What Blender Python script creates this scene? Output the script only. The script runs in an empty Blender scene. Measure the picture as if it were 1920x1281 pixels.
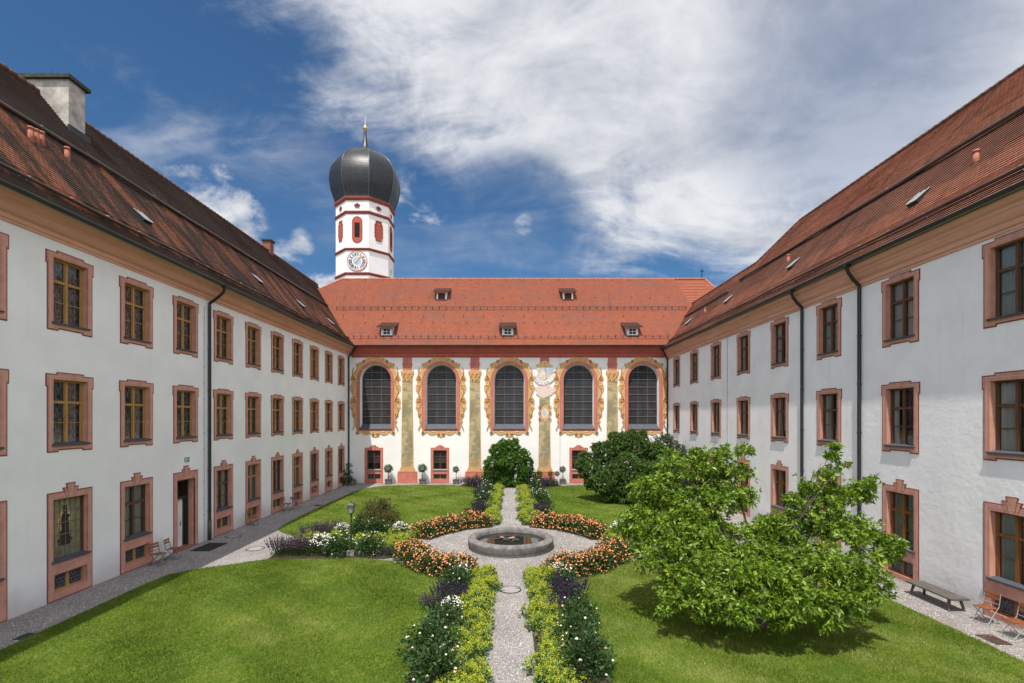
import bpy, math, random
import numpy as np
from mathutils import Vector, Matrix
from mathutils.geometry import tessellate_polygon
random.seed(7); rng = np.random.default_rng(11)
R = math.radians
S = bpy.context.scene
COL = S.collection

# ------------------------------------------------------------------ camera, sky, sun, exposure
F, VX, HY, CH = 920.0, 957.0, 785.0, 6.0          # focal length in photo pixels, vanishing point, horizon, eye height
cam_d = bpy.data.cameras.new('camera'); cam = bpy.data.objects.new('camera', cam_d); COL.objects.link(cam)
cam.location = (0, 0, CH); cam.rotation_euler = (R(90), 0, 0)
cam_d.sensor_width = 36; cam_d.lens = F / 1920 * 36
cam_d.shift_x = (960 - VX) / 1920; cam_d.shift_y = (HY - 640.5) / 1920
cam_d.clip_start = .05; cam_d.clip_end = 4000
S.camera = cam
SUN = Vector((-.125, -.42, 1)).normalized()       # towards the sun
sun_d = bpy.data.lights.new('sun', 'SUN'); sun = bpy.data.objects.new('sun', sun_d); COL.objects.link(sun)
sun.rotation_euler = SUN.to_track_quat('Z', 'Y').to_euler(); sun.location = (0, 0, 60)
sun_d.energy = 3.9; sun_d.angle = R(.5); sun_d.color = (1, .95, .87)
S.view_settings.view_transform = 'Standard'; S.view_settings.look = 'None'
S.view_settings.exposure = 0.58; S.view_settings.gamma = 1
SKY_STRENGTH = .15

class NT:
    """short helper over a node tree"""
    def __init__(s, tree): s.t = tree; tree.nodes.clear()
    def n(s, kind, **kw):
        o = s.t.nodes.new(kind)
        for k, v in kw.items(): setattr(o, k, v)
        return o
    def l(s, a, b): s.t.links.new(a, b)
    def inp(s, node, i, v):
        if isinstance(v, bpy.types.NodeSocket): s.l(v, node.inputs[i])
        else: node.inputs[i].default_value = v
    def math(s, op, a, b=0., c=None, clamp=False):
        o = s.n('ShaderNodeMath', operation=op, use_clamp=clamp); s.inp(o, 0, a); s.inp(o, 1, b)
        if c is not None: s.inp(o, 2, c)
        return o.outputs[0]
    def vm(s, op, a, b=None, scale=None):
        o = s.n('ShaderNodeVectorMath', operation=op); s.inp(o, 0, a)
        if b is not None: s.inp(o, 1, b)
        if scale is not None: s.inp(o, 3, scale)
        return o.outputs['Value'] if op in ('DOT_PRODUCT', 'LENGTH') else o.outputs[0]
    def noise(s, vec, scale, detail=4, rough=.55, dist=0.):
        o = s.n('ShaderNodeTexNoise'); s.l(vec, o.inputs['Vector']); o.inputs['Scale'].default_value = scale
        o.inputs['Detail'].default_value = detail; o.inputs['Roughness'].default_value = rough; o.inputs['Distortion'].default_value = dist
        return o.outputs['Fac']
    def ss(s, v, lo, hi, a=0., b=1.):
        o = s.n('ShaderNodeMapRange', interpolation_type='SMOOTHSTEP'); s.inp(o, 0, v)
        for i, x in enumerate((lo, hi, a, b)): s.inp(o, i + 1, x)
        return o.outputs[0]
    def mix(s, f, a, b, blend='MIX'):
        o = s.n('ShaderNodeMix', data_type='RGBA', blend_type=blend); s.inp(o, 0, f)
        for i, v in ((6, a), (7, b)):
            s.inp(o, i, (*v, 1) if isinstance(v, tuple) and len(v) == 3 else v)
        return o.outputs[2]
    def mapping(s, vec, sc=(1, 1, 1), rot=(0, 0, 0), loc=(0, 0, 0)):
        o = s.n('ShaderNodeMapping'); s.l(vec, o.inputs[0])
        o.inputs['Location'].default_value = loc; o.inputs['Rotation'].default_value = rot; o.inputs['Scale'].default_value = sc
        return o.outputs[0]

def pdir(px, py): return Vector(((px - VX) / F, 1, (HY - py) / F)).normalized()

def build_world():
    w = bpy.data.worlds.new('World'); S.world = w; w.use_nodes = True
    t = NT(w.node_tree)
    out = t.n('ShaderNodeOutputWorld'); bg = t.n('ShaderNodeBackground'); t.l(bg.outputs[0], out.inputs[0])
    bg.inputs[1].default_value = SKY_STRENGTH
    sky = t.n('ShaderNodeTexSky', sky_type='NISHITA', sun_disc=False)
    sky.sun_elevation = math.asin(SUN.z); sky.sun_rotation = math.atan2(SUN.x, SUN.y)
    sky.altitude = 600; sky.air_density = 1.0; sky.dust_density = .4; sky.ozone_density = 2.5
    d = t.n('ShaderNodeTexCoord').outputs['Generated']
    sep = t.n('ShaderNodeSeparateXYZ'); t.l(d, sep.inputs[0]); X, Y, Z = sep.outputs
    # clouds lie on a high flat layer: direction divided by its height
    k = t.math('ADD', t.math('MAXIMUM', Z, 0.), .26)
    cmb = t.n('ShaderNodeCombineXYZ'); t.l(t.math('DIVIDE', X, k), cmb.inputs[0]); t.l(t.math('DIVIDE', Y, k), cmb.inputs[1])
    p = cmb.outputs[0]
    warp = t.n('ShaderNodeTexNoise'); t.l(t.mapping(p, (1, 1, 1), (0, 0, 0), (3.1, .7, 0)), warp.inputs['Vector']); warp.inputs['Scale'].default_value = 1.3; warp.inputs['Detail'].default_value = 4
    wp = t.vm('ADD', p, t.vm('SCALE', t.vm('SUBTRACT', warp.outputs['Color'], (.5, .5, .5)), scale=.5))
    big = t.noise(t.mapping(wp, (.9, .9, 1), (0, 0, R(20)), (2.3, 1.1, 0)), .95, 7, .58)
    streak = t.noise(t.mapping(wp, (.5, 1.9, 1), (0, 0, R(-42)), (5.2, 0.4, 0)), 1.6, 10, .62)
    fine = t.noise(t.mapping(d, (1, 1, 1.5)), 7.5, 9, .62, .5)
    # the front of the cloud field runs along a great circle through these two directions
    n1 = pdir(400, 20).cross(pdir(1190, 490)).normalized()
    if n1.dot(pdir(1500, 200)) < 0: n1 = -n1
    side = t.vm('DOT_PRODUCT', d, tuple(n1))
    dens = t.math('MULTIPLY_ADD', side, 2.9, t.math('MULTIPLY_ADD', t.math('SUBTRACT', streak, .5), 2.1,
            t.math('MULTIPLY_ADD', t.math('SUBTRACT', big, .5), 1.3, t.math('MULTIPLY', t.math('SUBTRACT', fine, .5), .8))))
    main = t.ss(dens, -.26, .40)
    def blob(px, py, a0, a1):
        return t.ss(t.vm('DOT_PRODUCT', d, tuple(pdir(px, py))), math.cos(R(a1)), math.cos(R(a0)))
    thin = t.math('MAXIMUM', t.math('MULTIPLY', blob(1600, 150, 1, 14), .5), t.math('MULTIPLY', blob(950, 455, 4, 11), .97))
    main = t.math('MULTIPLY', main, t.math('SUBTRACT', 1., t.math('MULTIPLY', thin, t.ss(streak, .92, .55))))
    # low cumulus beyond the left roof and thin veils over the blue
    puff = t.noise(t.mapping(d, (1, 1, 1.5)), 11., 8, .6, .3)
    lump = t.math('MAXIMUM', blob(395, 430, .2, 7.5), t.math('MAXIMUM', blob(505, 510, .2, 6.5), t.math('MAXIMUM', blob(450, 470, .2, 6.), t.math('MAXIMUM', blob(620, 545, .2, 3.), t.math('MULTIPLY', blob(775, 385, .2, 5.), .34)))))
    cum = t.ss(t.math('MULTIPLY_ADD', lump, 1.0, t.math('MULTIPLY', t.math('SUBTRACT', puff, .5), 3.6)), .30, 1.15)
    cum = t.math('MULTIPLY', cum, t.ss(lump, .02, .45))
    speck = t.math('MULTIPLY', blob(982, 422, 0., 1.5), t.ss(fine, .45, .75))
    veil = t.math('MULTIPLY', t.ss(t.math('MULTIPLY_ADD', streak, .7, t.math('MULTIPLY', fine, .3)), .46, .76), t.math('MULTIPLY_ADD', t.math('MAXIMUM', blob(230, 20, 2, 14), blob(470, 90, 2, 13)), .42, .30))
    cov = t.math('MAXIMUM', t.math('MAXIMUM', main, cum), t.math('MAXIMUM', veil, speck), clamp=True)
    shade = t.ss(t.math('MULTIPLY_ADD', t.noise(t.mapping(wp, (.8, 1.5, 1), (0, 0, R(-25)), (1, 7, 0)), 1.9, 9, .62), .75, t.math('MULTIPLY', fine, .25)), .36, .60)
    cwhite = t.mix(shade, (2.15, 2.3, 2.65), (3.75, 3.8, 3.95))
    back = t.ss(Y, .15, -.35)                       # unseen bright cloud added behind the camera to raise the fill light
    fill_cloud = t.math('MULTIPLY', back, t.ss(big, .2, .5, .6, 1.))
    tint = t.mix(1., sky.outputs[0], (.235, .37, .455), 'MULTIPLY')
    t.l(t.mix(fill_cloud, t.mix(cov, tint, cwhite), (5.9, 6.3, 7.2)), bg.inputs[0])
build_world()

# ------------------------------------------------------------------ helpers
def P(px, py, Y): return Vector(((px - VX) / F * Y, Y, CH - (py - HY) / F * Y))
def G(px, py, z=0.):
    Y = (CH - z) * F / (py - HY); return Vector(((px - VX) / F * Y, Y, z))

def link(name, data, parent=None, loc=(0, 0, 0), rz=0.):
    o = bpy.data.objects.new(name, data); COL.objects.link(o)
    o.location = loc; o.rotation_euler = (0, 0, rz)
    if parent is not None: o.parent = parent
    return o
def tag(o, label=None, cat=None, group=None, kind=None):
    for k, v in (('label', label), ('category', cat), ('group', group), ('kind', kind)):
        if v: o[k] = v
    return o
def thing(name, label, cat, loc=(0, 0, 0), rz=0., group=None):
    return tag(link(name, None, None, loc, rz), label, cat, group)
def copy_tree(o, parent=None):
    c = o.copy(); COL.objects.link(c)
    if parent is not None: c.parent = parent
    for ch in o.children: copy_tree(ch, c)
    return c

def offset_loop(pts, d):
    """offset a counter-clockwise loop inwards by d"""
    n = len(pts); out = []
    for i in range(n):
        a, b, c = pts[i - 1], pts[i], pts[(i + 1) % n]
        e1 = Vector((b[0]-a[0], b[1]-a[1])).normalized(); e2 = Vector((c[0]-b[0], c[1]-b[1])).normalized()
        n1 = Vector((-e1.y, e1.x)); n2 = Vector((-e2.y, e2.x)); m = n1 + n2
        m = m / max(.35, m.length_squared / 2) * 1.0
        out.append((b[0] + m.x * d, b[1] + m.y * d))
    return out
def rect(x0, x1, z0, z1): return [(x0, z0), (x1, z0), (x1, z1), (x0, z1)]
def ccw(p):
    a = sum(p[i-1][0]*p[i][1] - p[i][0]*p[i-1][1] for i in range(len(p)))
    return p if a > 0 else p[::-1]

class MB:
    def __init__(s): s.v = []; s.f = []; s.m = []; s.uv = {}
    def face(s, pts, m=0, uv=None):
        i = len(s.v); s.v.extend(tuple(p) for p in pts)
        if uv: s.uv[len(s.f)] = uv
        s.f.append(tuple(range(i, i + len(pts)))); s.m.append(m)
    def box(s, x0, x1, y0, y1, z0, z1, m=0):
        i = len(s.v)
        s.v += [(x0,y0,z0),(x1,y0,z0),(x1,y1,z0),(x0,y1,z0),(x0,y0,z1),(x1,y0,z1),(x1,y1,z1),(x0,y1,z1)]
        for f in ((0,3,2,1),(4,5,6,7),(0,1,5,4),(1,2,6,5),(2,3,7,6),(3,0,4,7)):
            s.f.append(tuple(i + k for k in f)); s.m.append(m)
    def slab(s, loops, y0, y1, m=0, side=None, holes_side=True):
        """polygon (with holes) in x,z: front face at y0, sides back to y1"""
        loops = [ccw(loops[0])] + [ccw(l)[::-1] for l in loops[1:]]
        i = len(s.v); flat = [p for l in loops for p in l]
        s.v += [(x, y0, z) for x, z in flat]; s.v += [(x, y1, z) for x, z in flat]; n = len(flat)
        for t in tessellate_polygon([[Vector((x, z, 0)) for x, z in l] for l in loops]):
            a, b, c = (flat[k] for k in t)
            cr = (b[0]-a[0])*(c[1]-a[1]) - (b[1]-a[1])*(c[0]-a[0])
            if abs(cr) < 1e-9: continue
            t = t if cr > 0 else (t[0], t[2], t[1])
            s.f.append(tuple(i + k for k in t)); s.m.append(m)
        k = 0
        for li, l in enumerate(loops):
            if li == 0 or holes_side:
                for j in range(len(l)):
                    a, b = k + j, k + (j + 1) % len(l)
                    s.f.append((i + a, i + n + a, i + n + b, i + b)); s.m.append(m if side is None else side)
            k += len(l)
    def tube(s, path, r, n=8, m=0, caps=True):
        path = [Vector(p) for p in path]; rs = r if isinstance(r, (list, tuple)) else [r] * len(path)
        i0 = len(s.v); up = None
        for k, p in enumerate(path):
            d = (path[min(k+1, len(path)-1)] - path[max(k-1, 0)]).normalized()
            if up is None: up = Vector((0, 0, 1)) if abs(d.z) < .9 else Vector((1, 0, 0))
            a = d.cross(up).normalized(); b = a.cross(d).normalized(); up = b
            for j in range(n):
                t = 2 * math.pi * j / n
                s.v.append(tuple(p + (a * math.cos(t) + b * math.sin(t)) * rs[k]))
        for k in range(len(path) - 1):
            for j in range(n):
                a, b = i0 + k*n + j, i0 + k*n + (j+1) % n
                s.f.append((a, a + n, b + n, b)); s.m.append(m)
        if caps:
            s.f.append(tuple(i0 + j for j in range(n))); s.m.append(m)
            s.f.append(tuple(i0 + (len(path)-1)*n + j for j in range(n))[::-1]); s.m.append(m)
    def lathe(s, prof, n=24, m=0, c=(0, 0, 0), ph=0., close=False):
        i0 = len(s.v)
        for r, z in prof:
            for j in range(n):
                t = ph + 2 * math.pi * j / n
                s.v.append((c[0] + r * math.cos(t), c[1] + r * math.sin(t), c[2] + z))
        for k in range(len(prof) - 1):
            for j in range(n):
                a, b = i0 + k*n + j, i0 + k*n + (j+1) % n
                s.f.append((a, b, b + n, a + n)); s.m.append(m)
        if close:
            s.f.append(tuple(i0 + j for j in range(n))[::-1]); s.m.append(m)
            s.f.append(tuple(i0 + (len(prof)-1)*n + j for j in range(n))); s.m.append(m)
    def extrude_profile(s, prof, u0, u1, m=0, mats=None):
        """closed profile in (y,z) swept along x"""
        i = len(s.v); n = len(prof)
        s.v += [(u0, y, z) for y, z in prof] + [(u1, y, z) for y, z in prof]
        for j in range(n):
            a, b = j, (j + 1) % n
            s.f.append((i+a, i+b, i+n+b, i+n+a)); s.m.append(mats[j] if mats else m)
        s.f.append(tuple(i + j for j in range(n))); s.m.append(m)
        s.f.append(tuple(i + n + j for j in range(n))[::-1]); s.m.append(m)
    def mesh(s, name, mats, smooth=False, fix=True):
        me = bpy.data.meshes.new(name); me.from_pydata(s.v, [], s.f)
        for x in (mats if isinstance(mats, (list, tuple)) else [mats]): me.materials.append(x)
        me.polygons.foreach_set('material_index', s.m)
        if smooth: me.polygons.foreach_set('use_smooth', [True] * len(s.f))
        if s.uv:
            lay = me.uv_layers.new(name='UVMap'); buf = np.zeros((len(me.loops), 2), np.float32)
            for fi, uv in s.uv.items():
                st = me.polygons[fi].loop_start; buf[st:st + len(uv)] = uv
            lay.data.foreach_set('uv', buf.ravel())
        me.validate(); me.update()
        if fix:
            import bmesh
            bm = bmesh.new(); bm.from_mesh(me); bmesh.ops.remove_doubles(bm, verts=bm.verts, dist=1e-5)
            bmesh.ops.recalc_face_normals(bm, faces=bm.faces); bm.to_mesh(me); bm.free()
        return me
    def obj(s, name, mats, parent=None, loc=(0, 0, 0), rz=0., smooth=False, fix=True):
        return link(name, s.mesh(name, mats, smooth, fix), parent, loc, rz)

def np_mesh(name, V, Fc, mat, tint=None, smooth=False):
    """V (n,3), Fc (m,k) equal-sized faces, tint per face"""
    me = bpy.data.meshes.new(name); V = np.asarray(V, np.float32); Fc = np.asarray(Fc, np.int32)
    m, k = Fc.shape
    me.vertices.add(len(V)); me.vertices.foreach_set('co', V.ravel())
    me.loops.add(m * k); me.loops.foreach_set('vertex_index', Fc.ravel())
    me.polygons.add(m); me.polygons.foreach_set('loop_start', np.arange(m, dtype=np.int32) * k)
    if smooth: me.polygons.foreach_set('use_smooth', np.ones(m, bool))
    for x in (mat if isinstance(mat, (list, tuple)) else [mat]): me.materials.append(x)
    if tint is not None:
        a = me.attributes.new('tint', 'FLOAT', 'FACE'); a.data.foreach_set('value', np.asarray(tint, np.float32))
    me.update(calc_edges=True); me.validate()
    return me

# ------------------------------------------------------------------ materials
MT = {}
def M(name, col, rough=.8, col2=None, scale=2., var=1., bump=0., bscale=60., spec=.3, metal=0., stretch=(1, 1, 1), bdist=.01, extra=None, coord='Object'):
    m = bpy.data.materials.new(name); m.use_nodes = True; t = NT(m.node_tree); MT[name] = m
    out = t.n('ShaderNodeOutputMaterial'); b = t.n('ShaderNodeBsdfPrincipled'); t.l(b.outputs[0], out.inputs[0])
    b.inputs['Roughness'].default_value = rough; b.inputs['Metallic'].default_value = metal; b.inputs['Specular IOR Level'].default_value = spec
    co = t.n('ShaderNodeTexCoord').outputs[coord]
    v = t.mapping(co, stretch)
    c2 = col2 or tuple(c * .82 for c in col)
    f = t.ss(t.noise(v, scale, 6, .6), .5 - .22 / max(var, .05) * var, .5 + .22)
    c = t.mix(f, tuple(c2), tuple(col))
    if extra: c = extra(t, co, c)
    t.l(c, b.inputs['Base Color'])
    if bump:
        bn = t.n('ShaderNodeBump'); bn.inputs['Strength'].default_value = bump; bn.inputs['Distance'].default_value = bdist
        t.l(t.noise(v, bscale, 5, .6), bn.inputs['Height']); t.l(bn.outputs[0], b.inputs['Normal'])
    return m

def wall_extra(base_dirt, streak=.35):
    def f(t, co, c):
        sep = t.n('ShaderNodeSeparateXYZ'); t.l(co, sep.inputs[0])
        n = t.noise(co, .9, 6, .65)
        damp = t.math('MULTIPLY', t.ss(t.math('MULTIPLY_ADD', n, 1.3, t.math('MULTIPLY', sep.outputs[2], -1.)), -.55, .75), base_dirt)
        c = t.mix(damp, c, (.46, .43, .40))
        run = t.ss(t.noise(t.mapping(co, (2.2, 2.2, .16)), 1.6, 6, .65), .56, .78)
        return t.mix(t.math('MULTIPLY', run, streak), c, (.60, .57, .54))
    return f
plaster_w = M('plaster_shaded_wing', (.83, .82, .81), .9, (.75, .74, .735), .55, bump=.25, bscale=9, bdist=.015, extra=wall_extra(.75, .32))
plaster_e = M('plaster_rough_wing', (.85, .83, .845), .92, (.765, .745, .76), .8, bump=.45, bscale=4.5, bdist=.03, extra=wall_extra(.65, .5))
plaster_c = M('plaster_church', (.84, .815, .775), .9, (.78, .755, .715), .7, bump=.25, bscale=10, bdist=.012, extra=wall_extra(.65, .3))
pink = M('painted_stone_pink', (.56, .285, .215), .85, (.43, .20, .15), 2.6, bump=.15, bscale=40, extra=lambda t, co, c: t.mix(t.math('MULTIPLY', t.ss(t.noise(t.mapping(co, (4, 4, .8)), 3., 6, .65), .56, .74), .45), c, (.64, .43, .36)))
pink_dark = M('painted_outline_red', (.23, .075, .055), .85)
pink_light = M('painted_line_pale', (.66, .42, .34), .85)
cornice_m = M('painted_cornice_pink', (.68, .37, .27), .85, (.58, .29, .205), 1.1, stretch=(.35, 1, 3), bump=.12, bscale=20)
church_red = M('painted_church_red', (.47, .115, .083), .85, (.39, .092, .068), 1.6, bump=.12, bscale=30)
church_red_pale = M('painted_church_rose', (.54, .185, .135), .85, (.45, .135, .10), 2.2, bump=.1, bscale=30)
gold = M('painted_ochre_ornament', (.68, .43, .20), .8, (.46, .235, .085), 9., bump=.4, bscale=14, bdist=.03)
gold_light = M('painted_ochre_light', (.76, .55, .30), .8, (.62, .38, .15), 8.)
gold_dark = M('painted_ochre_dark', (.33, .13, .045), .8)
def marble_extra(t, co, c):
    n = t.noise(t.mapping(co, (1.0, 1, .75), (0, R(42), 0)), 1.15, 8, .6, .9)
    c = t.mix(t.ss(n, .44, .60), c, (.46, .36, .19))
    n2 = t.noise(t.mapping(co, (.5, 1, 2.2), (0, R(48), 0), (4, 0, 2)), 1.5, 7, .62, .6)
    return t.mix(t.ss(n2, .54, .64, 0., .7), c, (.50, .43, .29))
marble = M('painted_marble', (.30, .245, .135), .75, (.225, .195, .11), 1.4, extra=marble_extra)
wood_ochre = M('wood_ochre', (.42, .24, .075), .5, (.30, .16, .045), 3., stretch=(4, 4, .6), spec=.4)
wood_brown = M('wood_brown', (.115, .058, .03), .5, (.075, .036, .02), 3., stretch=(4, 4, .6), spec=.4)
wood_orange = M('wood_varnished', (.24, .095, .03), .42, (.16, .058, .018), 3., stretch=(4, 4, .6), spec=.4)
wood_grey = M('wood_weathered', (.125, .11, .10), .85, (.065, .055, .05), 3., stretch=(6, .7, 6), bump=.4, bscale=20)
wood_slat = M('wood_chair_slat', (.27, .095, .04), .55, (.17, .06, .028), 6.)
metal_black = M('metal_black', (.018, .02, .02), .45, spec=.4)
metal_gutter = M('metal_gutter', (.035, .042, .038), .5, (.02, .025, .023), 1.5, spec=.4)
metal_brown = M('metal_pipe_brown', (.085, .06, .05), .5, (.05, .035, .03), 1.2, spec=.4)
metal_zinc = M('metal_zinc', (.30, .315, .33), .6, (.22, .235, .25), 3.)
metal_rust = M('metal_rust', (.10, .055, .035), .8, (.05, .03, .022), 6.)
metal_gold = M('metal_gilded', (.80, .52, .16), .28, metal=.9)
slate = M('slate_sill', (.075, .082, .098), .7, (.05, .055, .066), 6., spec=.4)
soffit = M('soffit_board', (.34, .355, .30), .8)
stone_rim = M('stone_fountain', (.21, .195, .18), .9, (.105, .098, .092), 3.5, bump=.7, bscale=38, bdist=.02,
  extra=lambda t, co, c: t.mix(t.ss(t.noise(t.mapping(co, (9, 9, .7)), 2.2, 5, .6), .52, .68, 0., .55), c, (.075, .07, .068)))
stone_pale = M('stone_pale', (.36, .34, .30), .9, (.25, .235, .21), 5., bump=.4, bscale=30)
chim_plaster = M('chimney_plaster', (.52, .48, .42), .92, (.22, .20, .18), 1.7, bump=.5, bscale=8, bdist=.02)
moss_cap = M('mossy_cap', (.06, .06, .042), .95, (.035, .035, .03), 5., bump=.6, bscale=12)
brick_red = M('chimney_brick', (.26, .10, .065), .9, (.16, .07, .05), 8.)
white_paint = M('white_paint', (.80, .79, .77), .6)
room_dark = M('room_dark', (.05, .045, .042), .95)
floor_terra = M('floor_terracotta', (.28, .12, .07), .8)
door_green = M('door_dark_green', (.035, .045, .03), .5, (.025, .03, .02), 3.)
rubber = M('rubber_mat', (.035, .035, .037), .9, bump=.5, bscale=90)
red_sign = M('sign_red', (.35, .02, .02), .5)
sign_green = M('sign_green', (.0, .20, .09), .5)
copper_black = None
dark_glass = M('leaded_glass_dark', (.048, .043, .045), .18, (.006, .005, .006), .55, spec=.16, bump=.12, bscale=7, bdist=.02, stretch=(1.4, 1, .25))
lead = M('lead_came', (.20, .20, .20), .6, (.14, .14, .14))
iron_bar = M('iron_bar', (.20, .19, .185), .6)
cellar_glass = M('cellar_glass', (.045, .055, .075), .15, (.03, .036, .05), 9., spec=.5)
lace = M('curtain_lace', (.50, .52, .55), .95, (.034, .035, .036), 13., stretch=(2.2, 1, .6))
curtain_white = M('curtain_white', (.80, .80, .78), .95, (.60, .60, .59), 2.5, stretch=(6, 1, .3))
blind_grey = M('blind_grey', (.62, .66, .66), .9, (.50, .54, .54), 1.)
stained_yellow = M('stained_glass_yellow', (.30, .27, .13), .3, (.19, .17, .08), 5., spec=.5)
figure_dark = M('figure_dark_wood', (.035, .024, .018), .5)
soil = M('soil_dark', (.06, .042, .032), .95, (.032, .023, .018), 9., bump=.8, bscale=30, bdist=.03)
blue_drape = M('fresco_blue', (.50, .53, .57), .9, (.33, .38, .45), 6.)
fresco_pink = M('fresco_pink', (.70, .50, .44), .9, (.66, .58, .51), 3.5)
fresco_cream = M('fresco_cream', (.72, .66, .57), .9, (.55, .42, .28), 7.)
sepal = M('lily_leaf', (.05, .085, .03), .4, (.03, .055, .02), 4.)
petal_pink = M('lily_petal_pink', (.75, .38, .40), .6)
clay_pot = M('pot_grey', (.14, .13, .125), .85, (.09, .085, .08), 5., bump=.3)
bark = M('bark', (.11, .085, .065), .95, (.055, .042, .033), 6., stretch=(3, 3, .5), bump=.6, bscale=20)

def pane_material():
    m = bpy.data.materials.new('window_pane'); m.use_nodes = True; t = NT(m.node_tree)
    out = t.n('ShaderNodeOutputMaterial'); mx = t.n('ShaderNodeMixShader'); t.l(mx.outputs[0], out.inputs[0])
    fr = t.n('ShaderNodeFresnel'); fr.inputs[0].default_value = 1.5
    t.l(t.math('MULTIPLY_ADD', fr.outputs[0], .95, .01, clamp=True), mx.inputs[0])
    tr = t.n('ShaderNodeBsdfTransparent'); tr.inputs[0].default_value = (.78, .80, .79, 1)
    gl = t.n('ShaderNodeBsdfGlossy'); gl.inputs['Roughness'].default_value = .03
    bn = t.n('ShaderNodeBump'); bn.inputs['Strength'].default_value = .08; bn.inputs['Distance'].default_value = .02
    t.l(t.noise(t.n('ShaderNodeTexCoord').outputs['Object'], 2.2, 2), bn.inputs['Height']); t.l(bn.outputs[0], gl.inputs['Normal'])
    t.l(tr.outputs[0], mx.inputs[1]); t.l(gl.outputs[0], mx.inputs[2])
    return m
pane_m = pane_material()

def tile_material(name, c1, c2, dirt, dirt_lo, dirt_hi, high_dirt=None, bw=.18, rh=.16, patch=None, low_dirt=0.):
    m = bpy.data.materials.new(name); m.use_nodes = True; t = NT(m.node_tree)
    out = t.n('ShaderNodeOutputMaterial'); b = t.n('ShaderNodeBsdfPrincipled'); t.l(b.outputs[0], out.inputs[0])
    b.inputs['Roughness'].default_value = .85; b.inputs['Specular IOR Level'].default_value = .2
    uv = t.n('ShaderNodeTexCoord').outputs['UV']
    br = t.n('ShaderNodeTexBrick', offset=.5, offset_frequency=2); t.l(uv, br.inputs['Vector'])
    br.inputs['Color1'].default_value = (*c1, 1); br.inputs['Color2'].default_value = (*c2, 1); br.inputs['Mortar'].default_value = (.045, .025, .02, 1)
    for k, v in (('Scale', 1.), ('Mortar Size', .007), ('Mortar Smooth', .3), ('Bias', -.1), ('Brick Width', bw), ('Row Height', rh)):
        br.inputs[k].default_value = v
    c = br.outputs['Color']
    if patch:
        pn = t.ss(t.noise(t.mapping(uv, (.16, .5, 1)), 1.4, 6, .62, .6), .46, .66)
        c = t.mix(t.math('MULTIPLY', pn, .75), c, patch)
    if high_dirt:                                    # lichen grows thicker above the upper snow rail
        sep = t.n('ShaderNodeSeparateXYZ'); t.l(uv, sep.inputs[0])
        hv = t.math('ADD', t.ss(sep.outputs[1], high_dirt[0], high_dirt[1], 0., high_dirt[2]), t.ss(sep.outputs[1], .95, .65, 0., low_dirt))
    else: hv = 0.
    st = t.noise(t.mapping(uv, (1.0, .16, 1)), 1.25, 7, .66, .3)
    bl = t.noise(uv, 5.5, 4, .7)
    f = t.math('ADD', t.math('MULTIPLY_ADD', st, .78, t.math('MULTIPLY', bl, .22)), hv)
    c = t.mix(t.ss(f, dirt_lo, dirt_hi), c, dirt)
    t.l(c, b.inputs['Base Color'])
    bn = t.n('ShaderNodeBump'); bn.inputs['Strength'].default_value = .5; bn.inputs['Distance'].default_value = .01
    t.l(t.math('MULTIPLY_ADD', br.outputs['Fac'], -1., bl), bn.inputs['Height']); t.l(bn.outputs[0], b.inputs['Normal'])
    return m
tile_w = tile_material('tile_lichen', (.25, .105, .068), (.16, .07, .048), (.042, .035, .031), .40, .53, (5.4, 6.6, .12), low_dirt=.12)
tile_w_edge = tile_material('tile_edge_orange', (.62, .25, .125), (.44, .17, .085), (.085, .05, .038), .42, .57, (5.4, 6.6, .11), low_dirt=.12)
tile_e = tile_material('tile_old_red', (.31, .13, .084), (.20, .085, .058), (.085, .052, .042), .47, .68)
tile_e_edge = tile_material('tile_edge_red', (.52, .22, .125), (.36, .145, .085), (.14, .075, .055), .50, .72)
tile_c = tile_material('tile_new_red', (.37, .116, .064), (.27, .083, .048), (.13, .07, .055), .50, .78, patch=(.215, .10, .075))
tile_c_edge = M('tile_edge_bright', (.30, .10, .06), .9)
tile_c2 = tile_material('tile_clean_red', (.30, .092, .052), (.245, .076, .043), (.18, .07, .05), .5, .8, bw=.36, rh=.32)
ridge_tile = M('tile_ridge', (.17, .08, .055), .9, (.075, .045, .036), 2.5)
vent_tile = M('tile_vent', (.42, .15, .095), .85, (.30, .11, .07), 4.)
dormer_tile = M('tile_dormer_brown', (.13, .065, .05), .9, (.09, .045, .035), 5.)

def dome_material():
    m = bpy.data.materials.new('dome_shingle'); m.use_nodes = True; t = NT(m.node_tree)
    out = t.n('ShaderNodeOutputMaterial'); b = t.n('ShaderNodeBsdfPrincipled'); t.l(b.outputs[0], out.inputs[0])
    co = t.n('ShaderNodeTexCoord').outputs['Object']; sep = t.n('ShaderNodeSeparateXYZ'); t.l(co, sep.inputs[0])
    saw = t.math('FRACT', t.math('MULTIPLY', sep.outputs[2], 3.6))
    n = t.noise(co, 3., 5, .6)
    t.l(t.mix(t.ss(n, .35, .65), (.010, .011, .014), (.019, .021, .025)), b.inputs['Base Color'])
    b.inputs['Roughness'].default_value = .42; b.inputs['Specular IOR Level'].default_value = .35
    bn = t.n('ShaderNodeBump'); bn.inputs['Strength'].default_value = .7; bn.inputs['Distance'].default_value = .05
    t.l(t.math('MULTIPLY_ADD', saw, -1., t.math('MULTIPLY', n, .3)), bn.inputs['Height']); t.l(bn.outputs[0], b.inputs['Normal'])
    return m
dome_m = dome_material()
dome_rib = M('dome_rib', (.06, .063, .07), .32, spec=.6)
tower_white = M('tower_plaster', (.80, .78, .75), .9, (.74, .72, .69), .8, bump=.2, bscale=5)
tower_red = M('tower_red', (.43, .085, .055), .85, (.35, .07, .05), 2.)
tower_band = M('tower_band', (.26, .065, .05), .85)

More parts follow.
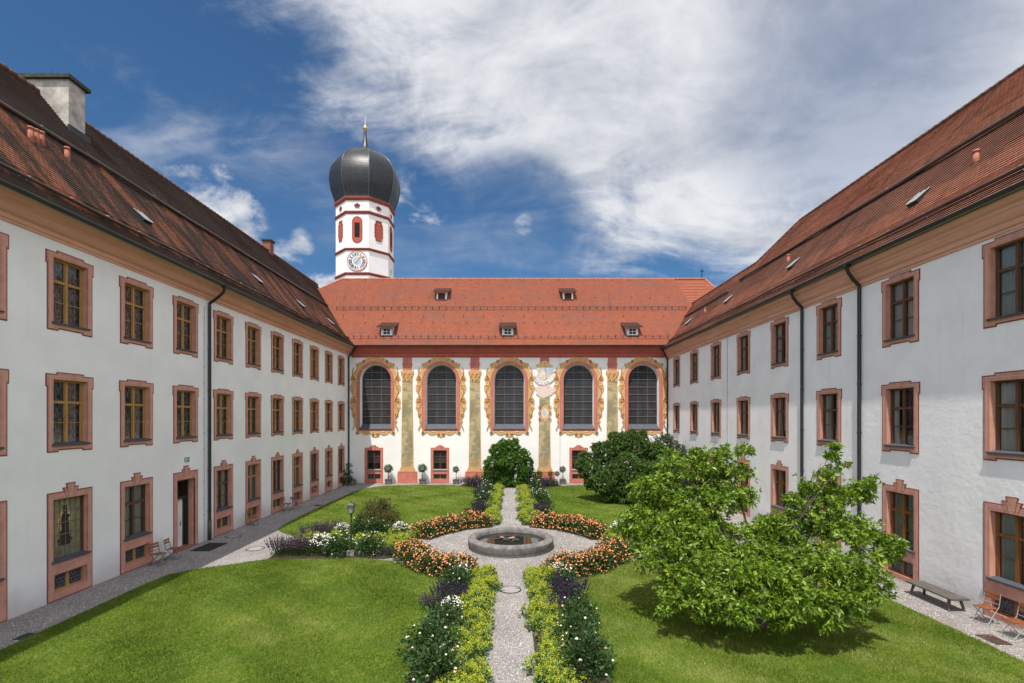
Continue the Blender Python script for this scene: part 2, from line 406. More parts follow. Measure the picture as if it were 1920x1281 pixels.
def leaf_material(name, cols, trans=.25, rough=.5, spec=.35):
    """cols: leaf hues from the dark to the light leaf, picked per leaf"""
    m = bpy.data.materials.new(name); m.use_nodes = True; t = NT(m.node_tree)
    out = t.n('ShaderNodeOutputMaterial'); b = t.n('ShaderNodeBsdfPrincipled')
    at = t.n('ShaderNodeAttribute', attribute_name='tint')
    rp = t.n('ShaderNodeValToRGB'); t.l(at.outputs['Fac'], rp.inputs[0])
    el = rp.color_ramp.elements
    while len(el) < len(cols): el.new(.5)
    for i, c in enumerate(cols): el[i].position = i / (len(cols) - 1); el[i].color = (*c, 1)
    c = rp.outputs[0]
    t.l(c, b.inputs['Base Color']); b.inputs['Roughness'].default_value = rough; b.inputs['Specular IOR Level'].default_value = spec
    if trans:
        tr = t.n('ShaderNodeBsdfTranslucent'); t.l(t.mix(1., c, (1.3, 1.5, .6), 'MULTIPLY'), tr.inputs[0])
        mx = t.n('ShaderNodeMixShader'); mx.inputs[0].default_value = trans
        t.l(b.outputs[0], mx.inputs[1]); t.l(tr.outputs[0], mx.inputs[2]); t.l(mx.outputs[0], out.inputs[0])
    else: t.l(b.outputs[0], out.inputs[0])
    return m
leaf_big = leaf_material('leaf_fresh', [(.04, .085, .008), (.092, .162, .012), (.155, .24, .018), (.28, .34, .03)], .2, .42)
leaf_dark = leaf_material('leaf_dark', [(.030, .064, .014), (.062, .118, .024), (.105, .17, .034)], .2, .5, .25)
leaf_grey = leaf_material('leaf_greygreen', [(.04, .065, .035), (.065, .095, .05), (.09, .12, .07)], .2, .5)
leaf_ivy = leaf_material('leaf_ivy', [(.035, .095, .012), (.07, .155, .018), (.11, .205, .024)], .25, .5, .25)
leaf_red = leaf_material('leaf_bronze', [(.05, .058, .014), (.085, .085, .02), (.12, .10, .026), (.07, .09, .02)], .2, .5)
leaf_rose = leaf_material('leaf_rose', [(.02, .048, .014), (.038, .08, .02), (.065, .12, .03)], .18, .45, .3)
leaf_mantle = leaf_material('leaf_mantle', [(.06, .12, .035), (.10, .17, .045), (.14, .21, .06)], .2, .55)
froth_lime = leaf_material('flower_lime', [(.27, .32, .03), (.39, .43, .045), (.52, .53, .07)], .25, .7, .1)
fl_orange = leaf_material('flower_orange', [(.66, .17, .05), (.82, .30, .09), (.80, .30, .19), (.86, .46, .24), (.84, .38, .10)], .15, .7, .1)
fl_white = leaf_material('flower_white', [(.78, .74, .62), (.85, .83, .78), (.86, .86, .84)], .1, .7, .1)
fl_blush = leaf_material('flower_blush', [(.80, .52, .38), (.85, .70, .55), (.86, .80, .68)], .1, .7, .1)
fl_purple = leaf_material('flower_purple', [(.026, .017, .034), (.038, .025, .05), (.06, .04, .085)], .1, .7, .1)
fl_dusky = leaf_material('flower_dusky', [(.045, .028, .042), (.065, .042, .062), (.09, .065, .09)], .1, .7, .1)
grass_blade = leaf_material('grass_blade', [(.06, .105, .010), (.105, .155, .015), (.15, .20, .024), (.27, .28, .09)], .25, .6, .15)

def lawn_material():
    m = bpy.data.materials.new('lawn'); m.use_nodes = True; t = NT(m.node_tree)
    out = t.n('ShaderNodeOutputMaterial'); b = t.n('ShaderNodeBsdfPrincipled'); t.l(b.outputs[0], out.inputs[0])
    b.inputs['Roughness'].default_value = .9; b.inputs['Specular IOR Level'].default_value = .1
    co = t.n('ShaderNodeTexCoord').outputs['Object']
    c = t.mix(t.ss(t.noise(co, .55, 8, .72, .4), .36, .64), (.075, .125, .012), (.145, .20, .022))
    c = t.mix(t.ss(t.noise(co, 3.2, 6, .7), .42, .7, 0., .75), c, (.20, .225, .05))
    st = t.n('ShaderNodeTexWave', bands_direction='DIAGONAL'); t.l(t.mapping(co, (1, -1, 1)), st.inputs['Vector']); st.inputs['Scale'].default_value = .28; st.inputs['Distortion'].default_value = 3.; st.inputs['Detail Scale'].default_value = .6
    c = t.mix(t.ss(st.outputs['Fac'], .4, .6, 0., .30), c, (.06, .125, .015))
    c = t.mix(t.ss(t.noise(co, .9, 7, .7, .8), .56, .68, 0., .8), c, (.055, .125, .03))
    c = t.mix(t.ss(t.noise(co, 28., 4, .7), .3, .7, .55, 0.), c, (.045, .085, .008))
    t.l(c, b.inputs['Base Color'])
    bn = t.n('ShaderNodeBump'); bn.inputs['Strength'].default_value = .8; bn.inputs['Distance'].default_value = .03
    t.l(t.noise(co, 45., 4, .7), bn.inputs['Height']); t.l(bn.outputs[0], b.inputs['Normal'])
    return m
lawn_m = lawn_material()

def gravel_material(name, c0, c1, c2):
    m = bpy.data.materials.new(name); m.use_nodes = True; t = NT(m.node_tree)
    out = t.n('ShaderNodeOutputMaterial'); b = t.n('ShaderNodeBsdfPrincipled'); t.l(b.outputs[0], out.inputs[0])
    b.inputs['Roughness'].default_value = .9; b.inputs['Specular IOR Level'].default_value = .2
    co = t.n('ShaderNodeTexCoord').outputs['Object']
    vo = t.n('ShaderNodeTexVoronoi'); t.l(co, vo.inputs['Vector']); vo.inputs['Scale'].default_value = 42.
    sp = t.n('ShaderNodeSeparateColor'); t.l(vo.outputs['Color'], sp.inputs[0])
    c = t.mix(sp.outputs[0], c0, c1)
    c = t.mix(t.ss(sp.outputs[1], .75, .95), c, c2)
    c = t.mix(t.ss(t.noise(co, .6, 6, .65), .35, .7, .35, 0.), c, tuple(x * .6 for x in c0))
    c = t.mix(t.ss(vo.outputs['Distance'], .35, .75, 0., .5), c, tuple(x * .35 for x in c0))
    t.l(c, b.inputs['Base Color'])
    bn = t.n('ShaderNodeBump'); bn.inputs['Strength'].default_value = .7; bn.inputs['Distance'].default_value = .02
    t.l(t.math('MULTIPLY', vo.outputs['Distance'], -1.), bn.inputs['Height']); t.l(bn.outputs[0], b.inputs['Normal'])
    return m
gravel_m = gravel_material('gravel', (.20, .182, .172), (.38, .348, .33), (.56, .525, .505))
ground_m = M('earth_ground', (.16, .14, .10), .95, (.10, .12, .05), .1)

def water_material():
    m = bpy.data.materials.new('water'); m.use_nodes = True; t = NT(m.node_tree)
    out = t.n('ShaderNodeOutputMaterial'); b = t.n('ShaderNodeBsdfPrincipled'); t.l(b.outputs[0], out.inputs[0])
    b.inputs['Base Color'].default_value = (.012, .013, .01, 1); b.inputs['Roughness'].default_value = .03; b.inputs['IOR'].default_value = 1.33
    b.inputs['Specular IOR Level'].default_value = .5
    bn = t.n('ShaderNodeBump'); bn.inputs['Strength'].default_value = .05; bn.inputs['Distance'].default_value = .02
    t.l(t.noise(t.n('ShaderNodeTexCoord').outputs['Object'], 5., 2), bn.inputs['Height']); t.l(bn.outputs[0], b.inputs['Normal'])
    return m
water_m = water_material()

# ------------------------------------------------------------------ ground
def sheet(name, pts, z, m, depth=.0, kind='structure'):
    """flat polygon in plan with optional skirt"""
    pts = ccw(pts); b = MB(); i = 0; n = len(pts)
    b.v += [(x, y, z) for x, y in pts]
    for t in tessellate_polygon([[Vector((x, y, 0)) for x, y in pts]]):
        a, c, d = (pts[k] for k in t)
        cr = (c[0]-a[0])*(d[1]-a[1]) - (c[1]-a[1])*(d[0]-a[0])
        b.f.append(tuple(t) if cr > 0 else (t[0], t[2], t[1])); b.m.append(0)
    if depth:
        b.v += [(x, y, z - depth) for x, y in pts]
        for k in range(n):
            b.f.append((k, n + k, n + (k+1) % n, (k+1) % n)); b.m.append(0)
    o = b.obj(name, m, fix=False); o['kind'] = kind
    return o
def arc(cx, cy, r, a0, a1, n=16): return [(cx + r*math.cos(R(a0 + (a1-a0)*i/n)), cy + r*math.sin(R(a0 + (a1-a0)*i/n))) for i in range(n + 1)]

XL, XR, YC = -14.97, 14.53, 45.6                 # the two wings' walls and the church's wall
FX, FY = 0.02, 23.0                              # fountain
sheet('ground', [(-1500, -1500), (1500, -1500), (1500, 1500), (-1500, 1500)], -.03, ground_m)
sheet('gravel_path', [(XL - .3, -2), (XR + .3, -2), (XR + .3, YC + .3), (XL - .3, YC + .3)], .0, gravel_m)
LAWNS = [
 [(-13.1, 1), (-13.15, 12), (-13.2, 17.6), (-13.05, 18.8), (-12.4, 19.5), (-10.3, 20.85), (-6.2, 20.95)] + arc(FX, FY, 5.05, 205, 243)[3:] + [(-2.2, 17.6), (-2.2, 1)],
 [(12.65, 1), (12.6, 14), (12.5, 17.6), (12.3, 19.0), (11.5, 20.0), (10.0, 20.9), (6.2, 20.95)] + arc(FX, FY, 5.05, 335, 297)[3:] + [(2.2, 17.6), (2.2, 1)],
 [(-12.6, 26.6), (-12.2, 26.0), (-10.7, 24.7), (-6.5, 25.0)] + arc(FX, FY, 5.05, 155, 117)[2:] + [(-2.2, 28.5), (-2.2, 38.5), (-2.7, 41.5), (-3.8, 43.4), (-5.5, 44.1), (-9, 44.2), (-11.2, 43.5), (-12.4, 42.0), (-12.8, 39.5), (-12.9, 30)],
 [(12.4, 26.6), (11.9, 26.0), (10.3, 24.7), (6.5, 25.0)] + arc(FX, FY, 5.05, 25, 63)[2:] + [(2.2, 28.5), (2.2, 38.5), (2.7, 41.2), (3.8, 43.0), (5.5, 44.0), (9, 44.1), (10.9, 43.5), (12.1, 42.0), (12.5, 39.5), (12.5, 30)]]
for l in LAWNS: sheet('lawn', l, .03, lawn_m, .04)
# beds of dark soil
for sx in (-1, 1):
    sheet('flower_bed_soil', [(sx*.62, 1), (sx*2.3, 1), (sx*2.35, 17.3), (sx*1.9, 18.9), (sx*.9, 19.0), (sx*.62, 18.4)], .042, soil, .05)
    sheet('flower_bed_soil', [(sx*.62, 27.6), (sx*1.9, 27.3), (sx*2.35, 29), (sx*2.3, 38.3), (sx*2.9, 41.4), (sx*4.6, 43.6), (sx*4.4, 44.2), (sx*.72, 44.0)], .042, soil, .05)
for a0, a1 in ((17, 76), (104, 163), (197, 254), (286, 343)):
    sheet('flower_bed_soil', arc(FX, FY, 4.15, a0, a1) + arc(FX, FY, 5.3, a1, a0), .046, soil, .05)
for sx in (-1, 1):
    sheet('flower_bed_soil', [(sx*4.6, 21.4), (sx*5.4, 20.95), (sx*10.3, 20.9), (sx*10.5, 22.5), (sx*10.2, 24.8), (sx*5.2, 25.3), (sx*4.6, 24.6)], .050, soil, .05)

def in_poly(px, py, poly):
    inside = np.zeros(len(px), bool); n = len(poly)
    for i in range(n):
        x0, y0 = poly[i - 1]; x1, y1 = poly[i]
        c = ((y0 > py) != (y1 > py)) & (px < (x1 - x0) * (py - y0) / (y1 - y0 + 1e-12) + x0)
        inside ^= c
    return inside
def grass():
    V = []; T = []
    tot = 0
    for poly, n in zip(LAWNS, (210000, 210000, 100000, 80000)):
        a = np.array(poly); lo, hi = a.min(0), a.max(0); lo[1] = max(lo[1], 9.5)
        y = lo[1] + (hi[1] - lo[1]) * rng.random(n * 2) ** 1.35; x = lo[0] + (hi[0] - lo[0]) * rng.random(n * 2)
        k = in_poly(x, y, poly); x, y = x[k][:n], y[k][:n]; m = len(x); x = x + rng.normal(0, .035, m); y = y + rng.normal(0, .035, m)
        dist = np.maximum(y, 8)
        h = rng.uniform(.025, .06, m) * (1 + .25 * np.sin(x * 1.7 + y * .9)); w = .0035 + dist * .00034
        th = rng.uniform(0, 2*np.pi, m); lean = rng.normal(0, .03, (m, 2))
        dx, dy = np.cos(th) * w, np.sin(th) * w
        z = np.full(m, .028)
        tri = np.stack([np.stack([x - dx, y - dy, z], 1), np.stack([x + dx, y + dy, z], 1), np.stack([x + lean[:, 0], y + lean[:, 1], z + h], 1)], 1)
        V.append(tri.reshape(-1, 3))
        pat = .44 + .26*np.tanh(2.2*np.sin(x*.62 + 2.1*np.sin(y*.39 + .5))*np.sin(y*.53 + 1.6*np.sin(x*.47))) + .12*np.sin((x*.7 + y)*3.1 + .8*np.sin(x*.9)) + .12*np.sin(x*.8 + 1.7*np.sin(y*.45))*np.sin(y*.6 + np.sin(x*.5)) + .14*np.sin(x*2.9 + 2*np.sin(y*1.7))*np.sin(y*2.3 + 1.5*np.sin(x*1.9)) + .10*np.sin(x*7.3 + 2*np.sin(y*4.))*np.sin(y*6.1 + np.sin(x*5.))
        T.append(np.clip(rng.normal(pat, .2), 0, 1)); tot += m
    V = np.concatenate(V); me = np_mesh('grass', V, np.arange(len(V)).reshape(-1, 3), grass_blade, np.concatenate(T))
    tag(link('grass', me), 'short mown grass covering the four lawns', 'grass', None, 'stuff')
grass()
def scatter_stones():
    n = 26000
    x = rng.uniform(-14.7, 14.3, n * 3); y = 9 + 36 * rng.random(n * 3) ** 1.6
    k = (np.abs(x) < .62) | (x < -13.15) | (x > 12.65) | (np.hypot(x - FX, y - FY) < 4.2) & (np.hypot(x - FX, y - FY) > 2.15)
    x, y = x[k][:n], y[k][:n]; m = len(x); s = rng.uniform(.008, .02, m) * (1 + y / 40)
    base = np.array([[1, 0, 0], [0, 1, 0], [-1, 0, 0], [0, -1, 0], [0, 0, .8]]) 
    ang = rng.uniform(0, 6.28, m); ca, sa = np.cos(ang), np.sin(ang)
    v = base[None] * s[:, None, None] * rng.uniform(.6, 1.3, (m, 5, 1))
    vx = v[..., 0]*ca[:, None] - v[..., 1]*sa[:, None]; vy = v[..., 0]*sa[:, None] + v[..., 1]*ca[:, None]
    V = np.stack([vx + x[:, None], vy + y[:, None], v[..., 2] + .001], 2).reshape(-1, 3)
    f = np.array([[0, 1, 4], [1, 2, 4], [2, 3, 4], [3, 0, 4]])
    Fc = (np.arange(m)[:, None, None] * 5 + f[None]).reshape(-1, 3)
    mt = leaf_material('gravel_stone', [(.15, .135, .125), (.32, .295, .275), (.52, .49, .46)], 0, .9, .2)
    tag(link('gravel', np_mesh('gravel', V, Fc, mt, np.repeat(rng.random(m), 4))), 'loose pale gravel stones on the paths', 'gravel', None, 'stuff')
scatter_stones()

# ------------------------------------------------------------------ window prototypes (front faces -y, x to the viewer's right)
class Proto:
    def __init__(s, name, me, loc=(0, 0, 0)): s.name, s.me, s.loc, s.ch = name, me, loc, []
    def add(s, name, me, loc=(0, 0, 0)): s.ch.append(Proto(name, me, loc)); return s
    def place(s, parent, loc):
        o = link(s.name, s.me, parent, loc)
        for c in s.ch: link(c.name, c.me, o, c.loc)
        return o
def surround_mesh(name, outer, holes, mats, open_bottom=False, reveal=.24, extra_lines=()):
    b = MB()
    b.slab([outer] + holes, -.014, .03, 0, holes_side=False)
    ins = offset_loop(ccw(outer), .038)
    b.slab([ins] + holes, -.026, -.012, 1)
    for h in holes:                                   # painted reveal
        h = ccw(h); x0, x1 = min(p[0] for p in h), max(p[0] for p in h); z0, z1 = min(p[1] for p in h), max(p[1] for p in h)
        for k in range(len(h)):
            p, q = h[k], h[(k + 1) % len(h)]
            b.face([(p[0], -.024, p[1]), (q[0], -.024, q[1]), (q[0], reveal, q[1]), (p[0], reveal, p[1])], 1)
        r = rect(x0 - .115, x1 + .115, z0 - .1, z1 + .115); r2 = rect(x0 - .10, x1 + .10, z0 - .085, z1 + .10)
        if extra_lines != 'none' and z0 > 1 or len(holes) == 1: b.slab([r, r2], -.029, -.025, 2)
    if extra_lines and extra_lines != 'none':
        for (xa, za, xb, zb) in extra_lines:
            b.tube([(xa, -.026, za), (xb, -.026, zb)], .009, 4, 0)
    return b.mesh(name, mats, fix=False)
def sash_mesh(name, w, z0, z1, m, cols=2, split=.66, bars=1, top_bars=0, y=.15, fw=.07):
    """casement: frame, centre mullion, transom at split, thin glazing bars"""
    b = MB(); x = w / 2
    b.box(-x, -x + fw, y, y + .07, z0, z1); b.box(x - fw, x, y, y + .07, z0, z1)
    b.box(-x + fw, x - fw, y, y + .07, z0, z0 + fw + .015); b.box(-x + fw, x - fw, y, y + .07, z1 - fw, z1)
    zt = z0 + (z1 - z0) * split
    b.box(-.045, .045, y - .02, y + .07, z0 + fw + .015, z1 - fw)
    b.box(-x + fw, -.045, y - .012, y + .07, zt - .045, zt + .045); b.box(.045, x - fw, y - .012, y + .07, zt - .045, zt + .045)
    for k in range(bars):
        zz = z0 + fw + (zt - z0 - fw) * (k + 1) / (bars + 1)
        for s in (-1, 1): b.box(min(s*.045, s*(x - fw)), max(s*.045, s*(x - fw)), y + .015, y + .05, zz - .014, zz + .014)
    # casement stiles beside the panes
    for s in (-1, 1):
        for (a, c) in ((z0 + fw + .015, zt - .045), (zt + .045, z1 - fw)):
            xa, xb = s * .045, s * (x - fw)
            lo, hi = min(xa, xb), max(xa, xb)
            b.box(lo, lo + .028, y + .012, y + .06, a, c); b.box(hi - .028, hi, y + .012, y + .06, a, c)
    return b.mesh(name, m)
def pane_mesh(w, z0, z1, y=.19):
    b = MB(); b.face([(-w/2 + .03, y, z0 + .03), (w/2 - .03, y, z0 + .03), (w/2 - .03, y, z1 - .03), (-w/2 + .03, y, z1 - .03)]); return b.mesh('pane', pane_m, fix=False)
def curtain_mesh(w, z0, z1, m, y=.265, split=0., amp=.03, drop=0.):
    b = MB(); n = 40; x0, x1 = -w/2 - .05, w/2 + .05
    for i in range(n):
        a, c = x0 + (x1-x0)*i/n, x0 + (x1-x0)*(i+1)/n
        if split and abs((a + c) / 2) < split: continue
        ya, yc = y + amp*math.sin(a*26) + .012*math.sin(a*61), y + amp*math.sin(c*26) + .012*math.sin(c*61)
        b.face([(a, ya, z0 + drop), (c, yc, z0 + drop), (c, yc, z1), (a, ya, z1)])
    return b.mesh('curtain', m, smooth=True, fix=False)
def sill_mesh(w, z, m=None, y0=-.09, y1=.16, t=.05):
    b = MB(); b.extrude_profile([(y0, z - .02), (y0, z + t - .02), (y1, z + t + .03), (y1, z - .005)], -w/2, w/2); return b.mesh('sill', m or slate)
def hex_mesh(w, h, r, lw, name='lead_cames', y=0., inside=None, m=None):
    """hexagonal lead cames filling a w x h rectangle from (0,0)"""
    b = MB(); dx = r * math.sqrt(3); dz = r * 1.5
    nx, nz = int(w / dx) + 2, int(h / dz) + 2; seen = set()
    for j in range(-1, nz):
        for i in range(-1, nx):
            cx, cz = (i + (.5 if j % 2 else 0)) * dx, j * dz
            for k in range(6):
                a0, a1 = R(30 + 60*k), R(90 + 60*k)
                p = (cx + r*math.cos(a0), cz + r*math.sin(a0)); q = (cx + r*math.cos(a1), cz + r*math.sin(a1))
                key = (round((p[0]+q[0])*50), round((p[1]+q[1])*50))
                if key in seen: continue
                seen.add(key)
                pts = [(min(max(v[0], 0), w), min(max(v[1], 0), h)) for v in (p, q)]
                if inside and not (inside(*p) and inside(*q)): continue
                d = Vector((pts[1][0]-pts[0][0], pts[1][1]-pts[0][1]))
                if d.length < .01: continue
                nrm = Vector((-d.y, d.x)).normalized() * lw / 2
                (x0, z0), (x1, z1) = pts
                b.face([(x0+nrm.x, y, z0+nrm.y), (x1+nrm.x, y, z1+nrm.y), (x1-nrm.x, y, z1-nrm.y), (x0-nrm.x, y, z0-nrm.y)])
    return b.mesh(name, m or lead, fix=False)

UP_LOOP = [(-.86,0),(-.45,0),(-.45,.06),(.45,.06),(.45,0),(.86,0),(.86,2.15),(.91,2.15),(.91,2.58),(.52,2.58),(.52,2.65),(-.52,2.65),(-.52,2.58),(-.91,2.58),(-.91,2.15),(-.86,2.15)]
KEY = [(.26,3.57),(.32,3.69),(.16,3.69),(.19,3.83),(-.19,3.83),(-.16,3.69),(-.32,3.69),(-.26,3.57)]
GR_LOOP = [(-.86,0),(.86,0),(.86,3.57)] + KEY + [(-.86,3.57)]
KEYLINES = [(.09,3.36,.155,3.68), (-.09,3.36,-.155,3.68), (.17,3.36,.27,3.56), (-.17,3.36,-.27,3.56)]
PK = [pink_dark, pink, pink_light]
up_me = surround_mesh('window', UP_LOOP, [rect(-.65, .65, .22, 2.40)], PK)
gr_me = surround_mesh('window', GR_LOOP, [rect(-.65, .65, 1.25, 3.33), rect(-.62, .62, .28, .86)], PK, extra_lines=KEYLINES)
def upper_window(wood, cur, **kw):
    p = Proto('window', up_me)
    p.add('sash', sash_mesh('sash', 1.30, .22, 2.40, wood)).add('pane', pane_mesh(1.3, .22, 2.40))
    if cur: p.add('curtain', curtain_mesh(1.3, .22, 2.40, cur, **kw))
    return p.add('sill', sill_mesh(1.42, .235))
def cellar(p, frame=wood_ochre):
    b = MB(); b.slab([rect(-.62, .62, .28, .86), rect(-.56, -.05, .34, .80), rect(.05, .56, .34, .80)], .10, .17); p.add('cellar_frame', b.mesh('cellar_frame', frame))
    b = MB(); b.face([(-.6, .155, .3), (.6, .155, .3), (.6, .155, .84), (-.6, .155, .84)]); p.add('cellar_pane', b.mesh('cellar_pane', cellar_glass, fix=False))
    h = hex_mesh(.51, .46, .082, .014, y=.14)
    p.add('lead_cames', h, (-.56, 0, .34)); p.add('lead_cames', h, (.05, 0, .34))
    return p
def ground_window(wood, cur, frame=wood_ochre, **kw):
    p = Proto('window', gr_me)
    p.add('sash', sash_mesh('sash', 1.30, 1.25, 3.33, wood)).add('pane', pane_mesh(1.3, 1.25, 3.33))
    if cur: p.add('curtain', curtain_mesh(1.3, 1.25, 3.33, cur, **kw))
    p.add('sill', sill_mesh(1.44, 1.27)); return cellar(p, frame)
def leaded_window():
    p = Proto('window', gr_me)
    p.add('sash', sash_mesh('sash', 1.30, 1.25, 3.33, wood_ochre, bars=0))
    b = MB(); b.face([(-.62, .2, 1.28), (.62, .2, 1.28), (.62, .2, 3.3), (-.62, .2, 3.3)]); p.add('pane', b.mesh('pane', cellar_glass, fix=False))
    p.add('lead_cames', hex_mesh(1.2, 1.98, .082, .016, y=.185), (-.6, 0, 1.3))
    p.add('sill', sill_mesh(1.44, 1.27)); return cellar(p)
def figure_window():
    p = Proto('window', gr_me)
    b = MB(); b.slab([rect(-.65, .65, 1.25, 3.33), rect(-.60, .60, 1.30, 3.28)], .12, .22); p.add('sash', b.mesh('sash', wood_brown))
    b = MB(); b.face([(-.62, .2, 1.28), (.62, .2, 1.28), (.62, .2, 3.3), (-.62, .2, 3.3)]); p.add('pane', b.mesh('pane', stained_yellow, fix=False))
    b = MB()
    for k in range(1, 6): b.box(-.6 + 1.2*k/6 - .008, -.6 + 1.2*k/6 + .008, .17, .195, 1.3, 3.28)
    for k in range(1, 5): b.box(-.6, .6, .166, .19, 1.3 + 1.98*k/5 - .012, 1.3 + 1.98*k/5 + .012)
    for k in range(14): b.box(-.57 + k*.088, -.558 + k*.088, .172, .19, 1.3, 1.62)
    p.add('lead_cames', b.mesh('lead_cames', lead))
    b = MB()                                          # gilded glory: pointed rays round an oval
    pts = []
    for k in range(48):
        a = 2*math.pi*k/48; r = 1. if k % 2 else .78
        pts.append((.30*r*math.cos(a), 2.55 + .46*r*math.sin(a)))
    b.slab([pts], .188, .198); p.add('glory', b.mesh('glory', gold))
    b = MB()                                          # dark robed figure on a cloud base
    pts = [(-.16,1.95),(.16,1.95),(.13,2.2),(.15,2.42),(.11,2.6),(.17,2.66),(.15,2.74),(.07,2.74),(.07,2.80),(.09,2.9),(.05,2.97),(.07,3.05),(-.07,3.05),(-.05,2.97),(-.09,2.9),(-.06,2.80),(-.12,2.72),(-.16,2.5),(-.12,2.3),(-.17,2.1)]
    b.slab([pts], .176, .192)
    b.slab([[(.26*math.cos(t)*(1+.13*math.sin(7*t)), 1.86 + .16*math.sin(t)*(1+.15*math.cos(5*t))) for t in [2*math.pi*k/32 for k in range(32)]]], .172, .192)
    p.add('figure', b.mesh('figure', figure_dark))
    p.add('sill', sill_mesh(1.44, 1.27)); return cellar(p)

# ------------------------------------------------------------------ roofs
def roof_rows(b, prof, ext, step=.16, lift=.042, seg=2.4, wob=.014, v0=0.):
    """overlapping tile courses; profile in (y,z) from eaves to ridge; ext(y) gives the course's ends in x"""
    v = v0
    def w(u, s): return wob * (math.sin(u*.83 + s*.6) + .7*math.sin(u*.31 - s*.9 + 2) + .5*math.sin(u*1.9 + s*1.7))
    for (y0, z0), (y1, z1) in zip(prof, prof[1:]):
        L = math.hypot(y1-y0, z1-z0); n = max(1, round(L/step)); ny, nz = -(z1-z0)/L, (y1-y0)/L
        for i in range(n):
            fa, fb = i/n, (i+1)/n
            ya, za, yb, zb = y0+(y1-y0)*fa, z0+(z1-z0)*fa, y0+(y1-y0)*fb, z0+(z1-z0)*fb
            (a0, a1), (b0, b1) = ext(ya, za), ext(yb, zb)
            if a1 - a0 < .05: continue
            k = max(1, round((a1-a0)/seg))
            for j in range(k):
                ua, ub, uc, ud = a0+(a1-a0)*j/k, a0+(a1-a0)*(j+1)/k, b0+(b1-b0)*(j+1)/k, b0+(b1-b0)*j/k
                va, vb = v + L*fa, v + L*fb
                def pt(u, y, z, s, l): l = l + w(u, s); return (u, y + ny*l, z + nz*l)
                q = [pt(ua, ya, za, va, lift), pt(ub, ya, za, va, lift), pt(uc, yb, zb, vb, .004), pt(ud, yb, zb, vb, .004)]
                b.face(q, 0, [(ua, va), (ub, va), (uc, vb - 1e-3), (ud, vb - 1e-3)])
                b.face([pt(ua, ya, za, va, -.03), pt(ub, ya, za, va, -.03), q[1], q[0]], 1, [(ua, va), (ub, va), (ub, va), (ua, va)])
        v += L
def prof_at(prof, y):
    for (y0, z0), (y1, z1) in zip(prof, prof[1:]):
        if y0 <= y <= y1:
            L = math.hypot(y1-y0, z1-z0); f = (y-y0)/(y1-y0)
            return z0 + (z1-z0)*f, Vector((0, -(z1-z0)/L, (y1-y0)/L)), Vector((0, (y1-y0)/L, (z1-z0)/L))
def rail(root, name, prof, y, u0, u1, m, r=.055, h=.14, step=1.5):
    """snow rail: a log or pipe on brackets"""
    z, n, d = prof_at(prof, y); c = Vector((0, y, z)) + n * (h + .03)
    b = MB(); N = int((u1-u0)/3)
    b.tube([(u0 + (u1-u0)*i/N, c.y + .015*math.sin(i*1.7), c.z + .015*math.sin(i*2.3)) for i in range(N + 1)], r, 8)
    o = b.obj(name, m, root, smooth=True)
    b = MB(); k = int((u1-u0)/step)
    for i in range(k + 1):
        u = u0 + .2 + (u1-u0-.4)*i/k
        p0 = Vector((u, y, z)) + d*.25; p1 = Vector((u, c.y, c.z))
        b.tube([(u, y, z), tuple(p1 - n*.02), tuple(p1 + n*(r + .012) - d*.03), tuple(p1 + n*.02 + d*(r + .03)), tuple(p0)], .016, 5)
    link('bracket', b.mesh('bracket', metal_zinc), o)
    return o
def skylight(root, prof, u, y, rz_flip=1):
    z, n, d = prof_at(prof, y); b = MB(); w, l, h = .24, .36, .13
    P0 = Vector((u, y, z))
    def q(x, s, t): return tuple(P0 + Vector((x, 0, 0)) + d*s + n*t)
    c = [q(-w,-l,.02), q(w,-l,.02), q(w,l,.02), q(-w,l,.02), q(-w,-l,h+.05), q(w,-l,h+.05), q(w,l,.06), q(-w,l,.06)]
    i = len(b.v); b.v += c
    for f in ((4,5,6,7),(0,1,5,4),(1,2,6,5),(2,3,7,6),(3,0,4,7)): b.f.append(f); b.m.append(0 if f == (4,5,6,7) else 1)
    for s in (-1, 0, 1): b.tube([q(s*w*.95, -l, h+.06), q(s*w*.95, l, .075)], .018, 5, 0)
    return b.obj('roof_hatch', [metal_zinc, metal_black], root)
def vent(root, prof, u, y):
    z, n, d = prof_at(prof, y); b = MB(); P0 = Vector((u, y, z))
    b.tube([tuple(P0 + Vector((0, 0, h))) for h in (-.15, .12, .40)], [.12, .095, .085], 10); b.tube([tuple(P0 + Vector((0, 0, h))) for h in (.38, .46, .47)], [.11, .10, .02], 10)
    return b.obj('vent_pipe', vent_tile, root, smooth=True)
def downpipe(root, u, ztop, ey, m=metal_black, base=.0, boot=False):
    """swan neck from the gutter back to the wall, then down"""
    b = MB(); yw = -.10
    b.tube([(u, ey, ztop - .02), (u, ey, ztop - .22), (u, ey + .08, ztop - .40), (u, (ey + yw)/2, ztop - .66), (u, yw, ztop - .92), (u, yw, ztop - 1.2), (u, yw, .95 + base)], .07, 10)
    zz = 1.4
    while zz < ztop - 1.3: b.tube([(u, yw, zz), (u, yw, zz + .05)], .083, 10); b.box(u - .02, u + .02, yw, .02, zz, zz + .04); zz += 2.
    b.box(u - .11, u + .11, ey - .10, ey + .10, ztop - .16, ztop + .0)
    o = b.obj('downpipe', m, root)
    b = MB(); b.tube([(u, yw, .98 + base), (u, yw, base)], .085, 10); link('stand_pipe', b.mesh('stand_pipe', metal_brown if boot else metal_black, smooth=True), o)
    return o

